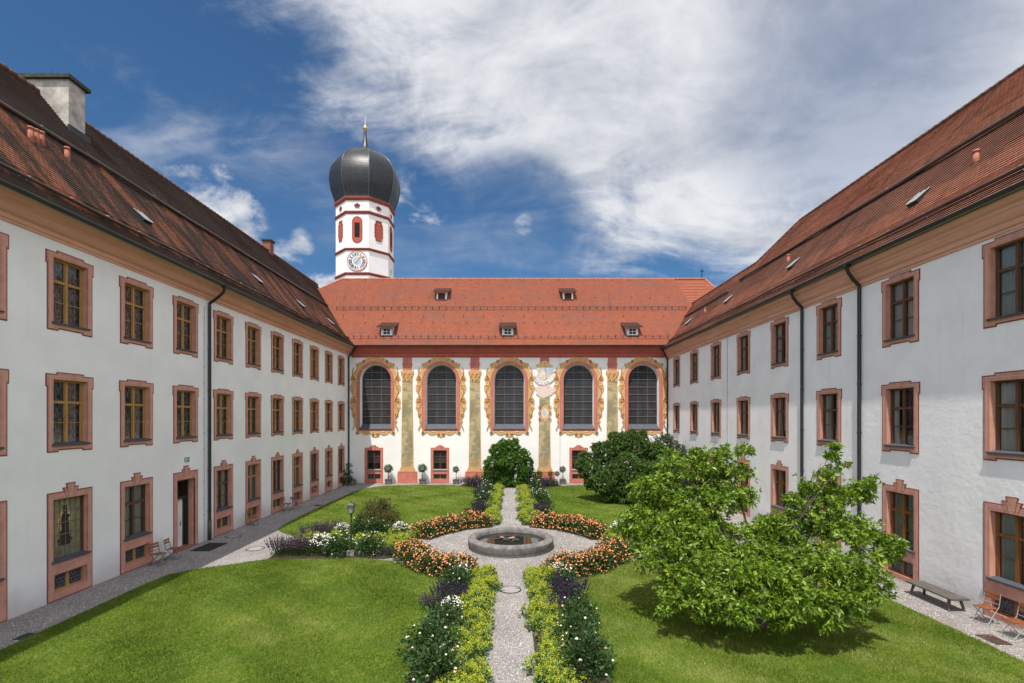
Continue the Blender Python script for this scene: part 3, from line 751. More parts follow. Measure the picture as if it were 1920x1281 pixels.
def grid_wall(b, u0, u1, z0, z1, holes, y=0., m=0):
    us = sorted({u0, u1, *[h[0] for h in holes], *[h[1] for h in holes]}); zs = sorted({z0, z1, *[h[2] for h in holes], *[h[3] for h in holes]})
    for a, c in zip(us, us[1:]):
        for d, e in zip(zs, zs[1:]):
            cu, cz = (a+c)/2, (d+e)/2
            if any(h[0] < cu < h[1] and h[2] < cz < h[3] for h in holes): continue
            b.face([(a, y, d), (c, y, d), (c, y, e), (a, y, e)], m)

def cornice_profile(z0, z1, out):
    h = z1 - z0
    return [(.05, z0), (-.05, z0), (-.05, z0+.10*h), (-.10, z0+.13*h), (-.10, z0+.30*h), (-.22*out/.6, z0+.36*h), (-.30*out/.6, z0+.46*h), (-.36*out/.6, z0+.60*h), (-.40*out/.6, z0+.62*h),
            (-.40*out/.6, z0+.74*h), (-.52*out/.6, z0+.80*h), (-.58*out/.6, z0+.92*h), (-out, z0+.94*h), (-out, z1), (.05, z1)]

def wing(label, X, rz, us, u_lo, u_hi, prof, zc, wall_m, rows, ext, mats, eave_y, back):
    """us: window centres along the wall; rows: list of (z of surround bottom, is_ground)"""
    root = thing('monastery_wing', label, 'building', (X, 0, 0), rz)
    holes = []
    for u in us:
        for z, g in rows:
            if g == 0: holes.append((u-.65, u+.65, z+.22, z+2.40))
            elif g == 1: holes += [(u-.65, u+.65, z+1.25, z+3.33), (u-.62, u+.62, z+.28, z+.86)]
    return root, holes

def finish_wing(root, holes, u_lo, u_hi, prof, zc, wall_m, ext, mats, eave_y, back, corn_h, gut_hi=None):
    b = MB(); top = zc + corn_h
    grid_wall(b, u_lo, u_hi, -.2, top, holes)
    b.face([(u_lo, 0, -.2), (u_lo, 0, top), (u_lo, back, top), (u_lo, back, -.2)])
    b.face([(u_hi, 0, -.2), (u_hi, back, -.2), (u_hi, back, top), (u_hi, 0, top)])
    b.face([(u_lo, back, -.2), (u_lo, back, top), (u_hi, back, top), (u_hi, back, -.2)])
    b.obj('wall', wall_m, root, fix=False)
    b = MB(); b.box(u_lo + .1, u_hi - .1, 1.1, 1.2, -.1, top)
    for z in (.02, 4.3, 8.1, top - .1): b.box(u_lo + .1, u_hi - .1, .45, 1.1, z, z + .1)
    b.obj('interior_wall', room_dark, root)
    b = MB(); b.extrude_profile(cornice_profile(zc, top, min(.6, -eave_y - .1)), u_lo, u_hi); b.obj('cornice', cornice_m, root, fix=True)
    b = MB(); ez = prof[0][1]
    b.extrude_profile([(eave_y + .02, ez - .11), (eave_y + .02, ez - .035), (.3, ez + .2), (.3, top + .004), (-.1, top + .004)], u_lo, u_hi); b.obj('soffit', soffit, root)
    b = MB(); gz = ez - .05; gy = eave_y - .07
    arcp = [(gy + .10*math.cos(t), gz + .10*math.sin(t)) for t in [math.pi + math.pi*k/10 for k in range(11)]]
    b.extrude_profile(arcp + [(y + .0, z + .02) for y, z in [(gy + .085, gz), (gy, gz - .05), (gy - .085, gz)]], u_lo, gut_hi or u_hi)
    b.obj('gutter', metal_gutter, root)
    b = MB(); roof_rows(b, prof, ext)
    (ry, rzz) = prof[-1]
    a0, a1 = ext(ry, rzz); e0, e1 = ext(*prof[0])
    b.face([(a0, ry, rzz), (a1, ry, rzz), (e1, 2*ry - prof[0][0], prof[0][1]), (e0, 2*ry - prof[0][0], prof[0][1])], 0, [(a0, 0), (a1, 0), (a1, 10), (a0, 10)])
    en = e0 if abs(e0) < abs(e1) else e1
    b.face([(en, y, z) for y, z in prof] + [(en, 2*ry - prof[0][0], prof[0][1])], 1)
    roof = b.obj('roof', mats, root, fix=False)
    b = MB(); n = int((a1-a0)/.38)
    for i in range(n):
        u = a0 + (a1-a0)*i/n
        b.tube([(u, ry, rzz + .02), (u + (a1-a0)/n + .03, ry, rzz + .035)], [.10, .125], 8)
    link('ridge_cap', b.mesh('ridge_cap', ridge_tile, smooth=True), roof)
    return roof

def ray_roof(px, py, Xw, prof):
    """where the sight line through a photo pixel meets a wing's roof: (distance along wing, y across)"""
    off = abs(px - VX); r = (HY - py) / off
    for (y0, z0), (y1, z1) in zip(prof, prof[1:]):
        t = (z1-z0)/(y1-y0); x = (CH - z0 + t*(abs(Xw) + y0)) / (t - r)
        y = x - abs(Xw)
        if y0 - .02 <= y <= y1 + .3: return x * F / off, min(y, y1 - .05)
    return None

# west wing (left, in shade)
PW = [(-.77, 12.65), (.73, 14.0), (6.13, 20.6)]
UW = [16.70 + 2.97*k for k in range(-2, 10)]
rootW, holesW = wing('long white three storey wing in shade at left, ochre window frames, dark lichened roof', XL, R(90), UW, 3, YC, PW, 11.85, plaster_w, [(8.90, 0), (4.89, 0)], None, None, -.77, 12)
DOOR_U = UW[4]
for u in UW:
    if u == DOOR_U: holesW.append((u-.60, u+.60, .02, 3.18))
    else: holesW += [(u-.65, u+.65, 1.25, 3.33), (u-.62, u+.62, .28, .86)]
roofW = finish_wing(rootW, holesW, 3, YC, PW, 11.85, plaster_w, lambda y, z: (3, YC + .2 + max(0., y + .77)*1.13), [tile_w, tile_w_edge], -.77, 12.2, .74)
p_up_w = upper_window(wood_ochre, lace, amp=.045)
p_gr_b = ground_window(wood_brown, blind_grey, amp=.004)
p_gr_c = ground_window(wood_brown, curtain_white, amp=.03, drop=.0)
p_lead, p_fig = leaded_window(), figure_window()
for i, u in enumerate(UW):
    p_up_w.place(rootW, (u, 0, 8.90)); p_up_w.place(rootW, (u, 0, 4.89))
    k = i - 2
    if u != DOOR_U: {0: p_fig, 1: p_gr_b, 3: p_gr_c, 5: p_gr_c, 7: p_gr_b, 9: p_gr_c}.get(k, p_lead).place(rootW, (u, 0, 0))
# doorway
DL = [(-.86,0),(-.60,0),(-.60,3.18),(.60,3.18),(.60,0),(.86,0),(.86,3.57)] + KEY + [(-.86,3.57)]
b = MB(); b.slab([DL], -.014, .03, 0); b.slab([offset_loop(ccw(DL), .036)], -.026, -.012, 1)
for (p, q) in (((-.6, 0), (-.6, 3.18)), ((-.6, 3.18), (.6, 3.18)), ((.6, 3.18), (.6, 0))):
    b.face([(p[0], -.02, p[1]), (q[0], -.02, q[1]), (q[0], .40, q[1]), (p[0], .40, p[1])], 1)
for l in KEYLINES: b.tube([(l[0], -.026, l[1]), (l[2], -.026, l[3])], .009, 4, 0)
door = b.obj('doorway', [pink_dark, pink], rootW, (DOOR_U, 0, 0), fix=False)
b = MB(); b.box(-.60, -.52, .28, .38, .05, 3.18); b.box(.52, .60, .28, .38, .05, 3.18); b.box(-.52, .52, .28, .38, 3.10, 3.18); b.box(-.52, .52, .28, .38, 2.28, 2.38); b.box(.34, .52, .39, .44, .08, 2.28)
link('door_frame', b.mesh('door_frame', door_green), door)
b = MB(); b.face([(-.52, .33, 2.38), (.52, .33, 2.38), (.52, .33, 3.1), (-.52, .33, 3.1)]); link('fanlight', b.mesh('fanlight', pane_m, fix=False), door)
b = MB(); b.box(-.52, .34, .40, .44, .06, 2.28); link('door_leaf', b.mesh('door_leaf', white_paint), door)
b = MB(); b.box(.20, .23, .385, .40, 1.02, 1.22); b.tube([(.215, .37, 1.12), (.10, .37, 1.12)], .012, 6); link('handle', b.mesh('handle', metal_black), door)
b = MB(); b.box(-.30, -.08, .385, .40, 1.50, 1.68); b.box(-.25, -.13, .38, .385, 1.55, 1.60); link('notice', b.mesh('notice', red_sign), door)
b = MB(); b.box(-.60, .60, -.06, 1.0, -.02, .06); link('threshold', b.mesh('threshold', floor_terra), door)
# escape sign above the door: white running figure, doorway and arrow on green
b = MB(); b.box(-.15, .15, -.03, 0, -.10, .10, 0); y = -.034
b.slab([rect(-.125, .0, -.075, .075)], y, -.03, 1)
b.slab([[(-.095, -.06), (-.075, -.06), (-.06, -.02), (-.045, -.045), (-.02, -.05), (-.02, -.035), (-.04, -.028), (-.055, .01), (-.03, .005), (-.025, .018), (-.06, .032), (-.085, .01), (-.10, -.02), (-.085, -.025), (-.075, -.005), (-.07, -.02)]], y - .003, y, 0)
b.slab([[(-.05 + .014*math.cos(t), .05 + .014*math.sin(t)) for t in [2*math.pi*k/10 for k in range(10)]]], y - .003, y, 0)
b.slab([[(.03, -.012), (.085, -.012), (.085, -.04), (.13, .0), (.085, .04), (.085, .012), (.03, .012)]], y, -.03, 1)
tag(b.obj('exit_sign', [sign_green, white_paint], None, (XL - .0, DOOR_U + .05, 4.10), R(90)), 'small green and white escape sign above the open doorway', 'sign')

rail(rootW, 'snow_rail', PW, -.06, 3, YC - .6, metal_brown, .06, .12, 1.5)
rail(rootW, 'snow_rail', PW, 3.37, 3, 49.0, metal_brown, .085, .10, 2.0)
for px, py in ((265, 408), (480, 524), (562, 571), (618, 604)):
    d, y = ray_roof(px, py, XL, PW); skylight(rootW, PW, d, y)
for px, py in ((58, 262), (68, 266), (78, 270), (126, 298)):
    d, y = ray_roof(px, py, XL, PW); vent(rootW, PW, d, y)
b = MB(); b.box(21.9, 22.75, 4.75, 6.95, 17.5, 21.15); ch = b.obj('chimney', chim_plaster, rootW)
b = MB(); b.box(21.75, 22.9, 4.6, 7.1, 21.152, 21.32); b.box(21.85, 22.8, 4.7, 7.0, 21.32, 21.38); link('chimney_cap', b.mesh('chimney_cap', moss_cap), ch)
b = MB(); b.tube([(22.0, 5.6, 21.35), (22.0, 5.6, 21.62)], .015, 5); b.tube([(22.1, 6.7, 21.35), (22.1, 6.7, 21.62)], .015, 5); link('lightning_rod', b.mesh('lightning_rod', metal_black), ch)
b = MB(); zf = prof_at(PW, 4.75)[0]; b.box(21.8, 22.9, 4.62, 4.72, zf - .3, zf + .18); b.box(22.76, 22.84, 4.7, 6.2, zf - .2, zf + .2); link('flashing', b.mesh('flashing', metal_gutter), ch)
b = MB(); b.box(42.6, 43.25, 5.9, 6.55, 20.0, 21.45); ch = b.obj('chimney', brick_red, rootW)
b = MB(); b.box(42.5, 43.35, 5.8, 6.65, 21.452, 21.58); link('chimney_cap', b.mesh('chimney_cap', moss_cap), ch)
downpipe(rootW, 24.27, 12.62, -.84, metal_black, 0, True); downpipe(rootW, 45.15, 12.62, -.6, metal_black)
b = MB(); b.tube([(23.95, -.03, .0), (23.95, -.03, 11.5)], .012, 5)
for k in range(14): b.box(23.93, 23.97, -.04, .01, .5 + k*.8, .54 + k*.8)
b.obj('lightning_conductor', metal_zinc, rootW)
for u_, z_ in ((33.4, .55), (37.3, .6)):
    b = MB(); b.box(u_-.09, u_+.09, -.06, 0, z_, z_+.14); b.tube([(u_, -.05, z_+.02), (u_, -.12, z_-.02), (u_, -.12, z_-.08)], .02, 6); b.obj('wall_tap', metal_zinc, rootW)

# east wing (right, in sun)
PE = [(-.55, 12.47), (.85, 13.80), (5.77, 19.86)]
UE = [-(14.2 + 4.1*k) for k in range(-1, 8)]
rootE, holesE = wing('long white three storey wing at right with sunlit rough plaster and brown window frames', XR, R(-90), UE, -YC, -4, PE, 11.45, plaster_e, [(8.75, 0), (4.73, 0), (-.1, 1)], None, None, -.55, 12)
def extE(y, z):
    far = -YC - .2 - (y + .55)*1.1 if z < 17.7 else -(37.0 - (z - 17.7)/(19.86 - 17.7)*2.6)
    return far, -4
roofE = finish_wing(rootE, holesE, -YC, -4, PE, 11.45, plaster_e, lambda y, z: extE(y, z), [tile_e, tile_e_edge], -.55, 12, .86)
b = MB(); pts = [(-34.4, 5.77, 19.86), (-37.0, 4.02, 17.7), (-37.0, 7.5, 17.7)]; b.face(pts, 0, [(0, 0), (3, 0), (0, 3)])
b.face([(-37.0, 4.02, 17.7), (-50, 4.02, 17.7), (-50, 9, 12.4), (-37.0, 9, 12.4)], 0, [(0, 0), (8, 0), (8, 5), (0, 5)])
link('hip_end', b.mesh('hip_end', [tile_e], fix=False), roofE)
b = MB()
for i in range(22):
    p = Vector((-34.4, 5.77, 19.88)).lerp(Vector((-37.0, 4.02, 17.72)), i/10) if i < 11 else Vector((-37.0 - (i-11)*1.2, 4.02, 17.73))
    if i != 10: 
        q = Vector((-34.4, 5.77, 19.88)).lerp(Vector((-37.0, 4.02, 17.72)), (i+1)/10) if i < 10 else p + Vector((-1.2, 0, 0))
        b.tube([tuple(p), tuple(q)], [.12, .10], 8)
link('ridge_cap', b.mesh('ridge_cap', ridge_tile, smooth=True), roofE)
p_up_e1 = upper_window(wood_brown, blind_grey, amp=.006)
p_up_e2 = upper_window(wood_brown, curtain_white, amp=.03, split=.16)
p_up_e3 = upper_window(wood_brown, curtain_white, amp=.03, split=.33)
p_gr_e = ground_window(wood_orange, blind_grey, wood_orange, amp=.01)
for i, u in enumerate(UE):
    (p_up_e1 if i < 4 else p_up_e2).place(rootE, (u, 0, 8.75)); (p_up_e3, p_up_e2)[i % 2].place(rootE, (u, 0, 4.73)); p_gr_e.place(rootE, (u, 0, -.1))
rail(rootE, 'snow_rail', PE, .02, -YC + .8, -4, metal_brown, .06, .12, 1.6)
rail(rootE, 'snow_rail', PE, 3.05, -37.4, -4, metal_brown, .085, .10, 2.0)
rail(rootE, 'snow_rail', PE, 2.5, -47.6, -38.2, metal_brown, .085, .10, 2.0)
for px, py in ((1725, 372), (1490, 496), (1368, 562), (1293, 604)):
    d, y = ray_roof(px, py, XR, PE); skylight(rootE, PE, -d, y)
for px, py in ((1830, 306), (1478, 492), (1322, 587)):
    d, y = ray_roof(px, py, XR, PE); vent(rootE, PE, -d, y)
downpipe(rootE, -24.3, 12.42, -.62, metal_black); downpipe(rootE, -20.3, 12.42, -.62, metal_black); downpipe(rootE, -45.1, 12.42, -.45, metal_black)
b = MB(); b.tube([(-32.8, -.03, .0), (-32.8, -.03, 11.45)], .012, 5)
for k in range(14): b.box(-32.82, -32.78, -.04, .01, .5 + k*.8, .54 + k*.8)
b.obj('lightning_conductor', metal_zinc, rootE)

# ------------------------------------------------------------------ church
church = thing('church', 'white church front with red roof, painted pilasters and five tall arched windows', 'church', (0, YC, 0))
K = YC / F                                          # metres per photo pixel on the church wall
def cx(px): return (px - VX) * K
def cz(py): return CH - (py - HY) * K
AW = [704, 827, 955, 1085, 1207]; GW = [701, 825, 1085, 1207]
def arch(hw, hz, z0, z1, n=20):
    """window outline: flat foot at z0, half-ellipse head of height hz reaching z1"""
    return [(-hw, z0), (hw, z0)] + [(hw*math.cos(t), z1 - hz + hz*math.sin(t)) for t in [math.pi*k/n for k in range(n + 1)]]
ZB, ZT = 5.40, 10.96
b = MB(); loops = [rect(-21, 21, -.2, 12.7)]
for px in AW: loops.append([(x + cx(px), z) for x, z in arch(1.43, 1.47, ZB - .38, ZT + .12)])
for px in GW: loops += [[(x + cx(px), z) for x, z in rect(-.62, .62, 1.25, 3.05)], [(x + cx(px), z) for x, z in rect(-.62, .62, .35, .85)]]
b.slab(loops, 0, .05, 0)
b.face([(-21, 16, -.2), (21, 16, -.2), (21, 16, 12.7), (-21, 16, 12.7)]); b.face([(-21, .05, -.2), (-21, 16, -.2), (-21, 16, 12.7), (-21, .05, 12.7)]); b.face([(21, .05, -.2), (21, .05, 12.7), (21, 16, 12.7), (21, 16, -.2)])
b.obj('wall', plaster_c, church, fix=False)
b = MB(); b.box(-20.5, 20.5, 1.3, 1.4, 0, 12.6); b.obj('interior_wall', room_dark, church)
zb, zt = cz(670.5), cz(649)
b = MB(); b.extrude_profile([(.05, zb), (-.05, zb), (-.05, zb+.10), (-.11, zb+.12), (-.11, zb+.34), (-.16, zb+.38), (-.26, zb+.50), (-.30, zb+.62), (-.36, zb+.64), (-.36, zb+.80), (-.48, zb+.90), (-.52, zt-.03), (-.58, zt-.02), (-.58, zt+.06), (.05, zt+.06)], XL + .25, XR - .2)
b.obj('cornice', church_red, church)
b = MB(); arcp = [(-.80 + .10*math.cos(t), 12.70 + .10*math.sin(t)) for t in [math.pi + math.pi*k/10 for k in range(11)]]
b.extrude_profile(arcp + [(-.72, 12.72), (-.80, 12.66), (-.88, 12.72)], XL + .6, XR - .5); b.obj('gutter', metal_gutter, church)
PC = [(-.7, 12.75), (7.7, 21.15)]
b = MB()
roof_rows(b, PC, lambda y, z: (-18.25 - 1.27*(7.7 - y), 17.8 + .12*(7.7 - y)), wob=.006, seg=4)
b.face([(-18.25, 7.7, 21.15), (17.8, 7.7, 21.15), (26, 16.1, 12.75), (-28, 16.1, 12.75)], 0, [(0, 0), (36, 0), (36, 12), (0, 12)])
b.face([(-18.25, 7.7, 21.15), (-28.9, 16.1, 12.75), (-28.9, -.7, 12.75)], 0, [(0, 12), (8, 0), (-8, 0)])
roofC = b.obj('roof', [tile_c, tile_c_edge], church, fix=False)
b = MB(); roof_rows(b, [(-.7, 12.75), (7.9, 21.2)], lambda y, z: (17.82 + .12*(7.7 - y), 21.2 + .4*(7.9 - y)), step=.32, lift=.05, wob=.004, seg=6)
b.face([(21.2, 7.9, 21.2), (24.6, -.7, 12.75), (24.6, 16, 12.75)], 0, [(0, 12), (8, 0), (-8, 0)])
b.face([(17.8, 7.9, 21.2), (21.2, 7.9, 21.2), (24.6, 16, 12.75), (17.8, 16, 12.75)], 0, [(0, 12), (4, 12), (8, 0), (0, 0)])
link('choir_roof', b.mesh('choir_roof', [tile_c2, tile_c_edge], fix=False), roofC)
b = MB()
def capline(p, q, st=.4, r=.11):
    p, q = Vector(p), Vector(q); n = max(2, int((q-p).length/st))
    for i in range(n): b.tube([tuple(p.lerp(q, i/n)), tuple(p.lerp(q, (i+1.08)/n))], [r, r*.82], 7)
capline((-18.3, 7.7, 21.17), (21.2, 7.78, 21.2)); capline((-18.25, 7.7, 21.17), (-23.5, 3.57, 17.03)); capline((21.2, 7.9, 21.22), (22.7, 4.1, 17.5))
link('ridge_cap', b.mesh('ridge_cap', M('tile_ridge_pale', (.46, .19, .12), .9, (.30, .12, .08), 2.), smooth=True), roofC)
b = MB(); fx = (1316 - VX)/F*53.4; b.tube([(fx, 7.8, 21.2), (fx, 7.8, 22.35)], .03, 6); b.box(fx - .16, fx + .2, 7.79, 7.81, 21.95, 22.12); b.box(fx - .1, fx + .1, 7.79, 7.81, 21.55, 21.62); b.tube([(fx, 7.8, 21.72), (fx, 7.8, 21.84)], [.07, .07], 8)
link('roof_finial', b.mesh('roof_finial', metal_black), roofC)
def yc_roof(py): return 38.15 / (1 - (HY - py)/F) - YC   # depth on the church roof seen at this photo row (Y - YC)
def snow_fence(py, x0, x1):
    y = yc_roof(py); z = 12.75 + y + .7; n = Vector((0, -.7071, .7071)); d = Vector((0, .7071, .7071)); P0 = Vector((0, y, z))
    b = MB(); 
    for h in (.10, .34): 
        p = P0 + n*h; b.tube([(x0, p.y, p.z), (x1, p.y, p.z)], .016, 5)
    N = int((x1-x0)/.13)
    for i in range(N + 1):
        u = x0 + (x1-x0)*i/N; p, q = P0 + n*.10, P0 + n*.34
        b.tube([(u, p.y, p.z), (u, q.y, q.z)], .008, 4)
    o = b.obj('snow_guard', metal_brown, church)
    b = MB(); N = int((x1-x0)/.68)
    for i in range(N + 1):
        u = x0 + (x1-x0)*i/N; p, q, r = P0 - d*.12, P0 + n*.36, P0 + d*.30
        b.tube([(u, p.y - .03, p.z + .03), (u, q.y, q.z), (u, r.y, r.z)], .02, 5)
    link('bracket', b.mesh('bracket', metal_brown), o)
snow_fence(581, (633 - VX)/F*49.2, (1284 - VX)/F*49.2); snow_fence(634.5, (664 - VX)/F*45.7, (1251 - VX)/F*45.7)
for py, x0, x1, st in ((527, 652, 1250, 33), (560, 632, 1263, 34.5), (595, 644, 1246, 37.5)):
    y = yc_roof(py); b = MB(); x = x0
    while x < x1:
        u = (x - VX)/F*(YC + y); b.tube([(u, y - .03, 12.75 + y + .7 + .05), (u, y - .11, 12.75 + y + .7 + .12), (u, y + .02, 12.75 + y + .7 + .16)], .028, 5); x += st
    b.obj('snow_hook_row', metal_brown, church)
y = yc_roof(606); b = MB(); x = 685
while x < 1203:
    u = (x - VX)/F*(YC + y)
    if all(abs(x - c) > 22 for c in (725, 952, 1186)): b.box(u - .10, u + .10, y - .12, y, 12.75 + y + .62, 12.75 + y + .78)
    x += 21.2
b.obj('vent_tile_row', tile_c_edge, church)
def dormer(px, py, w, h, win):
    y = yc_roof(py); zz = 12.75 + y + .7; u = (px - VX)/F*(YC + y); hw = w/2; dep = h
    b = MB()                                          # front and the two triangular cheeks
    if win: b.slab([rect(-hw, hw, 0, h), rect(-.33, .33, .14, h - .16)], 0, .06)
    else: b.slab([rect(-hw, hw, 0, h), rect(-.36, .36, .02, h - .12)], 0, .06)
    for s in (-1, 1): b.face([(s*hw, 0, 0), (s*hw, 0, h), (s*hw, h + .25, h + .25)])
    o = b.obj('dormer', white_paint, church, (u, y, zz), fix=False)
    b = MB(); yb = (h + .30)/(1 - .36); ow = hw + .32
    f0, f1 = (-.36, h - .10), (yb + .15, h + .02 + .36*(yb + .15) + .05)
    b.v += [(-ow, *f0), (ow, *f0), (ow, *f1), (-ow, *f1)] + [(-ow, f0[0], f0[1] + .10), (ow, f0[0], f0[1] + .10), (ow, f1[0], f1[1] + .10), (-ow, f1[0], f1[1] + .10)]
    for f in ((0,1,2,3),(4,5,6,7),(0,1,5,4),(1,2,6,5),(2,3,7,6),(3,0,4,7)): b.f.append(f); b.m.append(0)
    for k in range(6):                                # tile courses
        t0 = k/6; y0 = f0[0] + (f1[0]-f0[0])*t0; z0 = f0[1] + (f1[1]-f0[1])*t0 + .10
        b.box(-ow + .01, ow - .01, y0 - .02, y0 + .12, z0 + .0, z0 + .035 + .03)
    link('dormer_roof', b.mesh('dormer_roof', dormer_tile), o)
    b = MB()
    if win:
        b.face([(-.33, .05, .14), (.33, .05, .14), (.33, .05, h - .16), (-.33, .05, h - .16)], 1)
        b.box(-.025, .025, .02, .049, .14, h - .16); b.box(-.33, .33, .021, .048, h*.5 - .025, h*.5 + .025)
        for s in (-1, 1): b.box(s*.33 - .03, s*.33 + .03, -.01, .04, .10, h - .12)
        b.box(-.36, .36, -.012, .04, .08, .14); b.box(-.36, .36, -.012, .04, h - .16, h - .12)
        link('dormer_window', b.mesh('dormer_window', [white_paint, dark_glass]), o)
    else:
        b.face([(-.36, .05, .02), (.36, .05, .02), (.36, .05, h - .12), (-.36, .05, h - .12)], 0)
        for k in range(5): b.box(-.36 + k*.17, -.35 + k*.17 + .01, .03, .052, .02, h - .12)
        link('dormer_hatch', b.mesh('dormer_hatch', M('hatch_wood', (.10, .03, .022), .8)), o)
    b = MB(); b.box(-hw - .05, hw + .05, -.22, .02, -.08, -.01); link('flashing', b.mesh('flashing', metal_gutter), o)
for px in (725, 952, 1186): dormer(px, 629.5, 1.05, .78, True)
for px in (828, 1065): dormer(px, 562, 1.05, .80, False)

# tall arched windows with their painted frames
def church_window():
    b = MB()                                          # rose-red painted border
    red = [(x, z) for x, z in arch(1.70, 1.92, cz(804), cz(678.5))]
    b.slab([red, arch(1.43, 1.47, ZB - .38, ZT + .12)], -.03, .03, 1, holes_side=True)
    b.slab([offset_loop(ccw(arch(1.74, 1.96, cz(804.5), cz(677.8))), 0), red], -.02, .02, 0)
    inner, outer = arch(1.34, 1.36, ZB + .04, ZT), arch(1.43, 1.47, ZB - .38, ZT + .12)
    for k in range(len(outer)):                       # white splayed reveal
        a, c, e, g = outer[k], outer[(k+1) % len(outer)], inner[(k+1) % len(inner)], inner[k]
        b.face([(a[0], .0, a[1]), (c[0], .0, c[1]), (e[0], .42, e[1]), (g[0], .42, g[1])], 2)
    p = Proto('arched_window', b.mesh('arched_window', [church_red, church_red_pale, plaster_c], fix=False))
    b = MB(); b.slab([arch(1.36, 1.38, ZB, ZT + .02)], .41, .43); p.add('glass', b.mesh('glass', dark_glass))
    def ins(x, z):
        x -= 1.34; z += ZB + .1
        if abs(x) > 1.33: return False
        return z < ZT - 1.36 or (x/1.34)**2 + ((z - (ZT - 1.36))/1.36)**2 < .98
    p.add('lead_cames', hex_mesh(2.68, ZT - ZB - .1, .085, .011, y=.40, inside=ins), (-1.34, 0, ZB + .1))
    b = MB()
    for k in range(1, 8):
        z = ZB + .1 + k*.69; hw = 1.33 if z < ZT - 1.36 else 1.33*math.sqrt(max(0, 1 - ((z - (ZT - 1.36))/1.36)**2))
        b.box(-hw, hw, .355, .375, z - .018, z + .018)
    for x in (-.45, .45): b.box(x - .010, x + .010, .376, .392, ZB + .1, ZT - .12)
    p.add('window_bars', b.mesh('window_bars', iron_bar))
    b = MB(); b.extrude_profile([(-.10, ZB - .42), (-.10, ZB - .36), (.40, ZB + .08), (.40, ZB - .42)], -1.50, 1.50); b.box(-1.70, 1.70, -.06, .02, ZB - .52, ZB - .425, 1)
    p.add('sill', b.mesh('sill', [slate, church_red]))
    # ochre scrollwork, right half read from the photo in steps of a quarter pixel
    half = [(0,118),(18,126),(40,124),(68,136),(88,150),(100,168),(122,168),(138,176),(152,180),(158,192),(146,204),(152,222),(168,240),(182,262),(196,286),(203,304),(190,322),(192,342),(203,362),(202,392),(190,412),(178,430),(186,446),(200,462),(203,492),(196,512),(204,530),(192,552),(182,570),(188,594),(178,612),(166,620),(176,640),(170,656),(156,664),(158,690),(150,712),(158,730),(146,746),(128,742),(112,728),(96,744),(72,752),(50,742),(32,744),(16,762),(0,770)]
    q = 1/4.27*K
    out = [(x*q, cz(640 + z/4.27)) for x, z in half]; loop = out + [(-x, z) for x, z in reversed(out[1:-1])]
    b = MB(); b.slab([loop, arch(1.745, 1.965, cz(804.8), cz(677.6))], -.045, .02, 0)
    def scroll(x, z, r, sgn=1, m=1, turns=1.6):
        x, z, r = x*q, cz(640 + z/4.27), r*q
        for s in (-1, 1):
            path = []
            for k in range(22):
                t = k/21; a = sgn*(t*turns*2*math.pi + .6); rr = r*(1 - .85*t)
                path.append((s*(x + rr*math.cos(a)), -.055, z + rr*math.sin(a)))
            b.tube(path, [.035*(1 - .6*k/21) for k in range(22)], 4, m)
    for i, (x, z, r, sg) in enumerate([(143,190,13,1),(178,296,16,-1),(176,362,16,1),(176,474,18,-1),(180,540,14,1),(168,590,12,-1),(160,645,11,1),(145,732,12,-1),(60,735,14,1),(20,745,12,-1),(46,140,13,1),(95,160,12,-1)]):
        scroll(x, z, r, sg, 1 + i % 2)
    for s in (-1, 1):                                 # long leaf stems along the sides
        for m, off in ((1, 0.), (2, .05)):
            path = [(s*((165 + 14*math.sin(k*.8))*q + off), -.058, cz(640 + (210 + k*20)/4.27)) for k in range(26)]
            b.tube(path, .028, 4, m)
    p.add('scroll_frame', b.mesh('scroll_frame', [gold, gold_light, gold_dark], fix=False))
    return p
pw = church_window()
for px in AW: pw.place(church, (cx(px), 0, 0))
# ground-floor windows of the church
GRC = [(-.86,0),(.86,0),(.86,3.30),(.36,3.30),(.44,3.40),(.20,3.40),(.23,3.53),(-.23,3.53),(-.20,3.40),(-.44,3.40),(-.36,3.30),(-.86,3.30)]
gc_me = surround_mesh('window', GRC, [rect(-.62, .62, 1.25, 3.05), rect(-.62, .62, .35, .85)], [church_red, church_red_pale, pink_light], extra_lines=[(.12,3.08,.2,3.42),(-.12,3.08,-.2,3.42)])
pg = Proto('window', gc_me)
b = MB(); b.slab([rect(-.62, .62, 1.25, 3.05), rect(-.55, -.04, 1.33, 2.98), rect(.04, .55, 1.33, 2.98)], .12, .2)
for k in (1, 2):
    for s in (-1, 1): b.box(min(s*.04, s*.55), max(s*.04, s*.55), .14, .18, 1.33 + .55*k - .02, 1.33 + .55*k + .02)
pg.add('sash', b.mesh('sash', wood_brown))
b = MB(); b.face([(-.6, .19, 1.28), (.6, .19, 1.28), (.6, .19, 3.02), (-.6, .19, 3.02)]); pg.add('pane', b.mesh('pane', dark_glass, fix=False))
pg.add('lead_cames', hex_mesh(1.1, 1.1, .07, .012, y=.185), (-.55, 0, 1.88))
pg.add('sill', sill_mesh(1.34, 1.22, metal_zinc))
b = MB(); b.slab([rect(-.62, .62, .35, .85), rect(-.57, -.03, .40, .80), rect(.03, .57, .40, .80)], .1, .17); pg.add('cellar_frame', b.mesh('cellar_frame', wood_ochre))
b = MB(); b.face([(-.6, .16, .37), (.6, .16, .37), (.6, .16, .83), (-.6, .16, .83)]); pg.add('cellar_pane', b.mesh('cellar_pane', cellar_glass, fix=False))
pg.add('lead_cames', hex_mesh(1.14, .40, .065, .012, y=.15), (-.57, 0, .40))
for px in GW: pg.place(church, (cx(px), 0, 0))
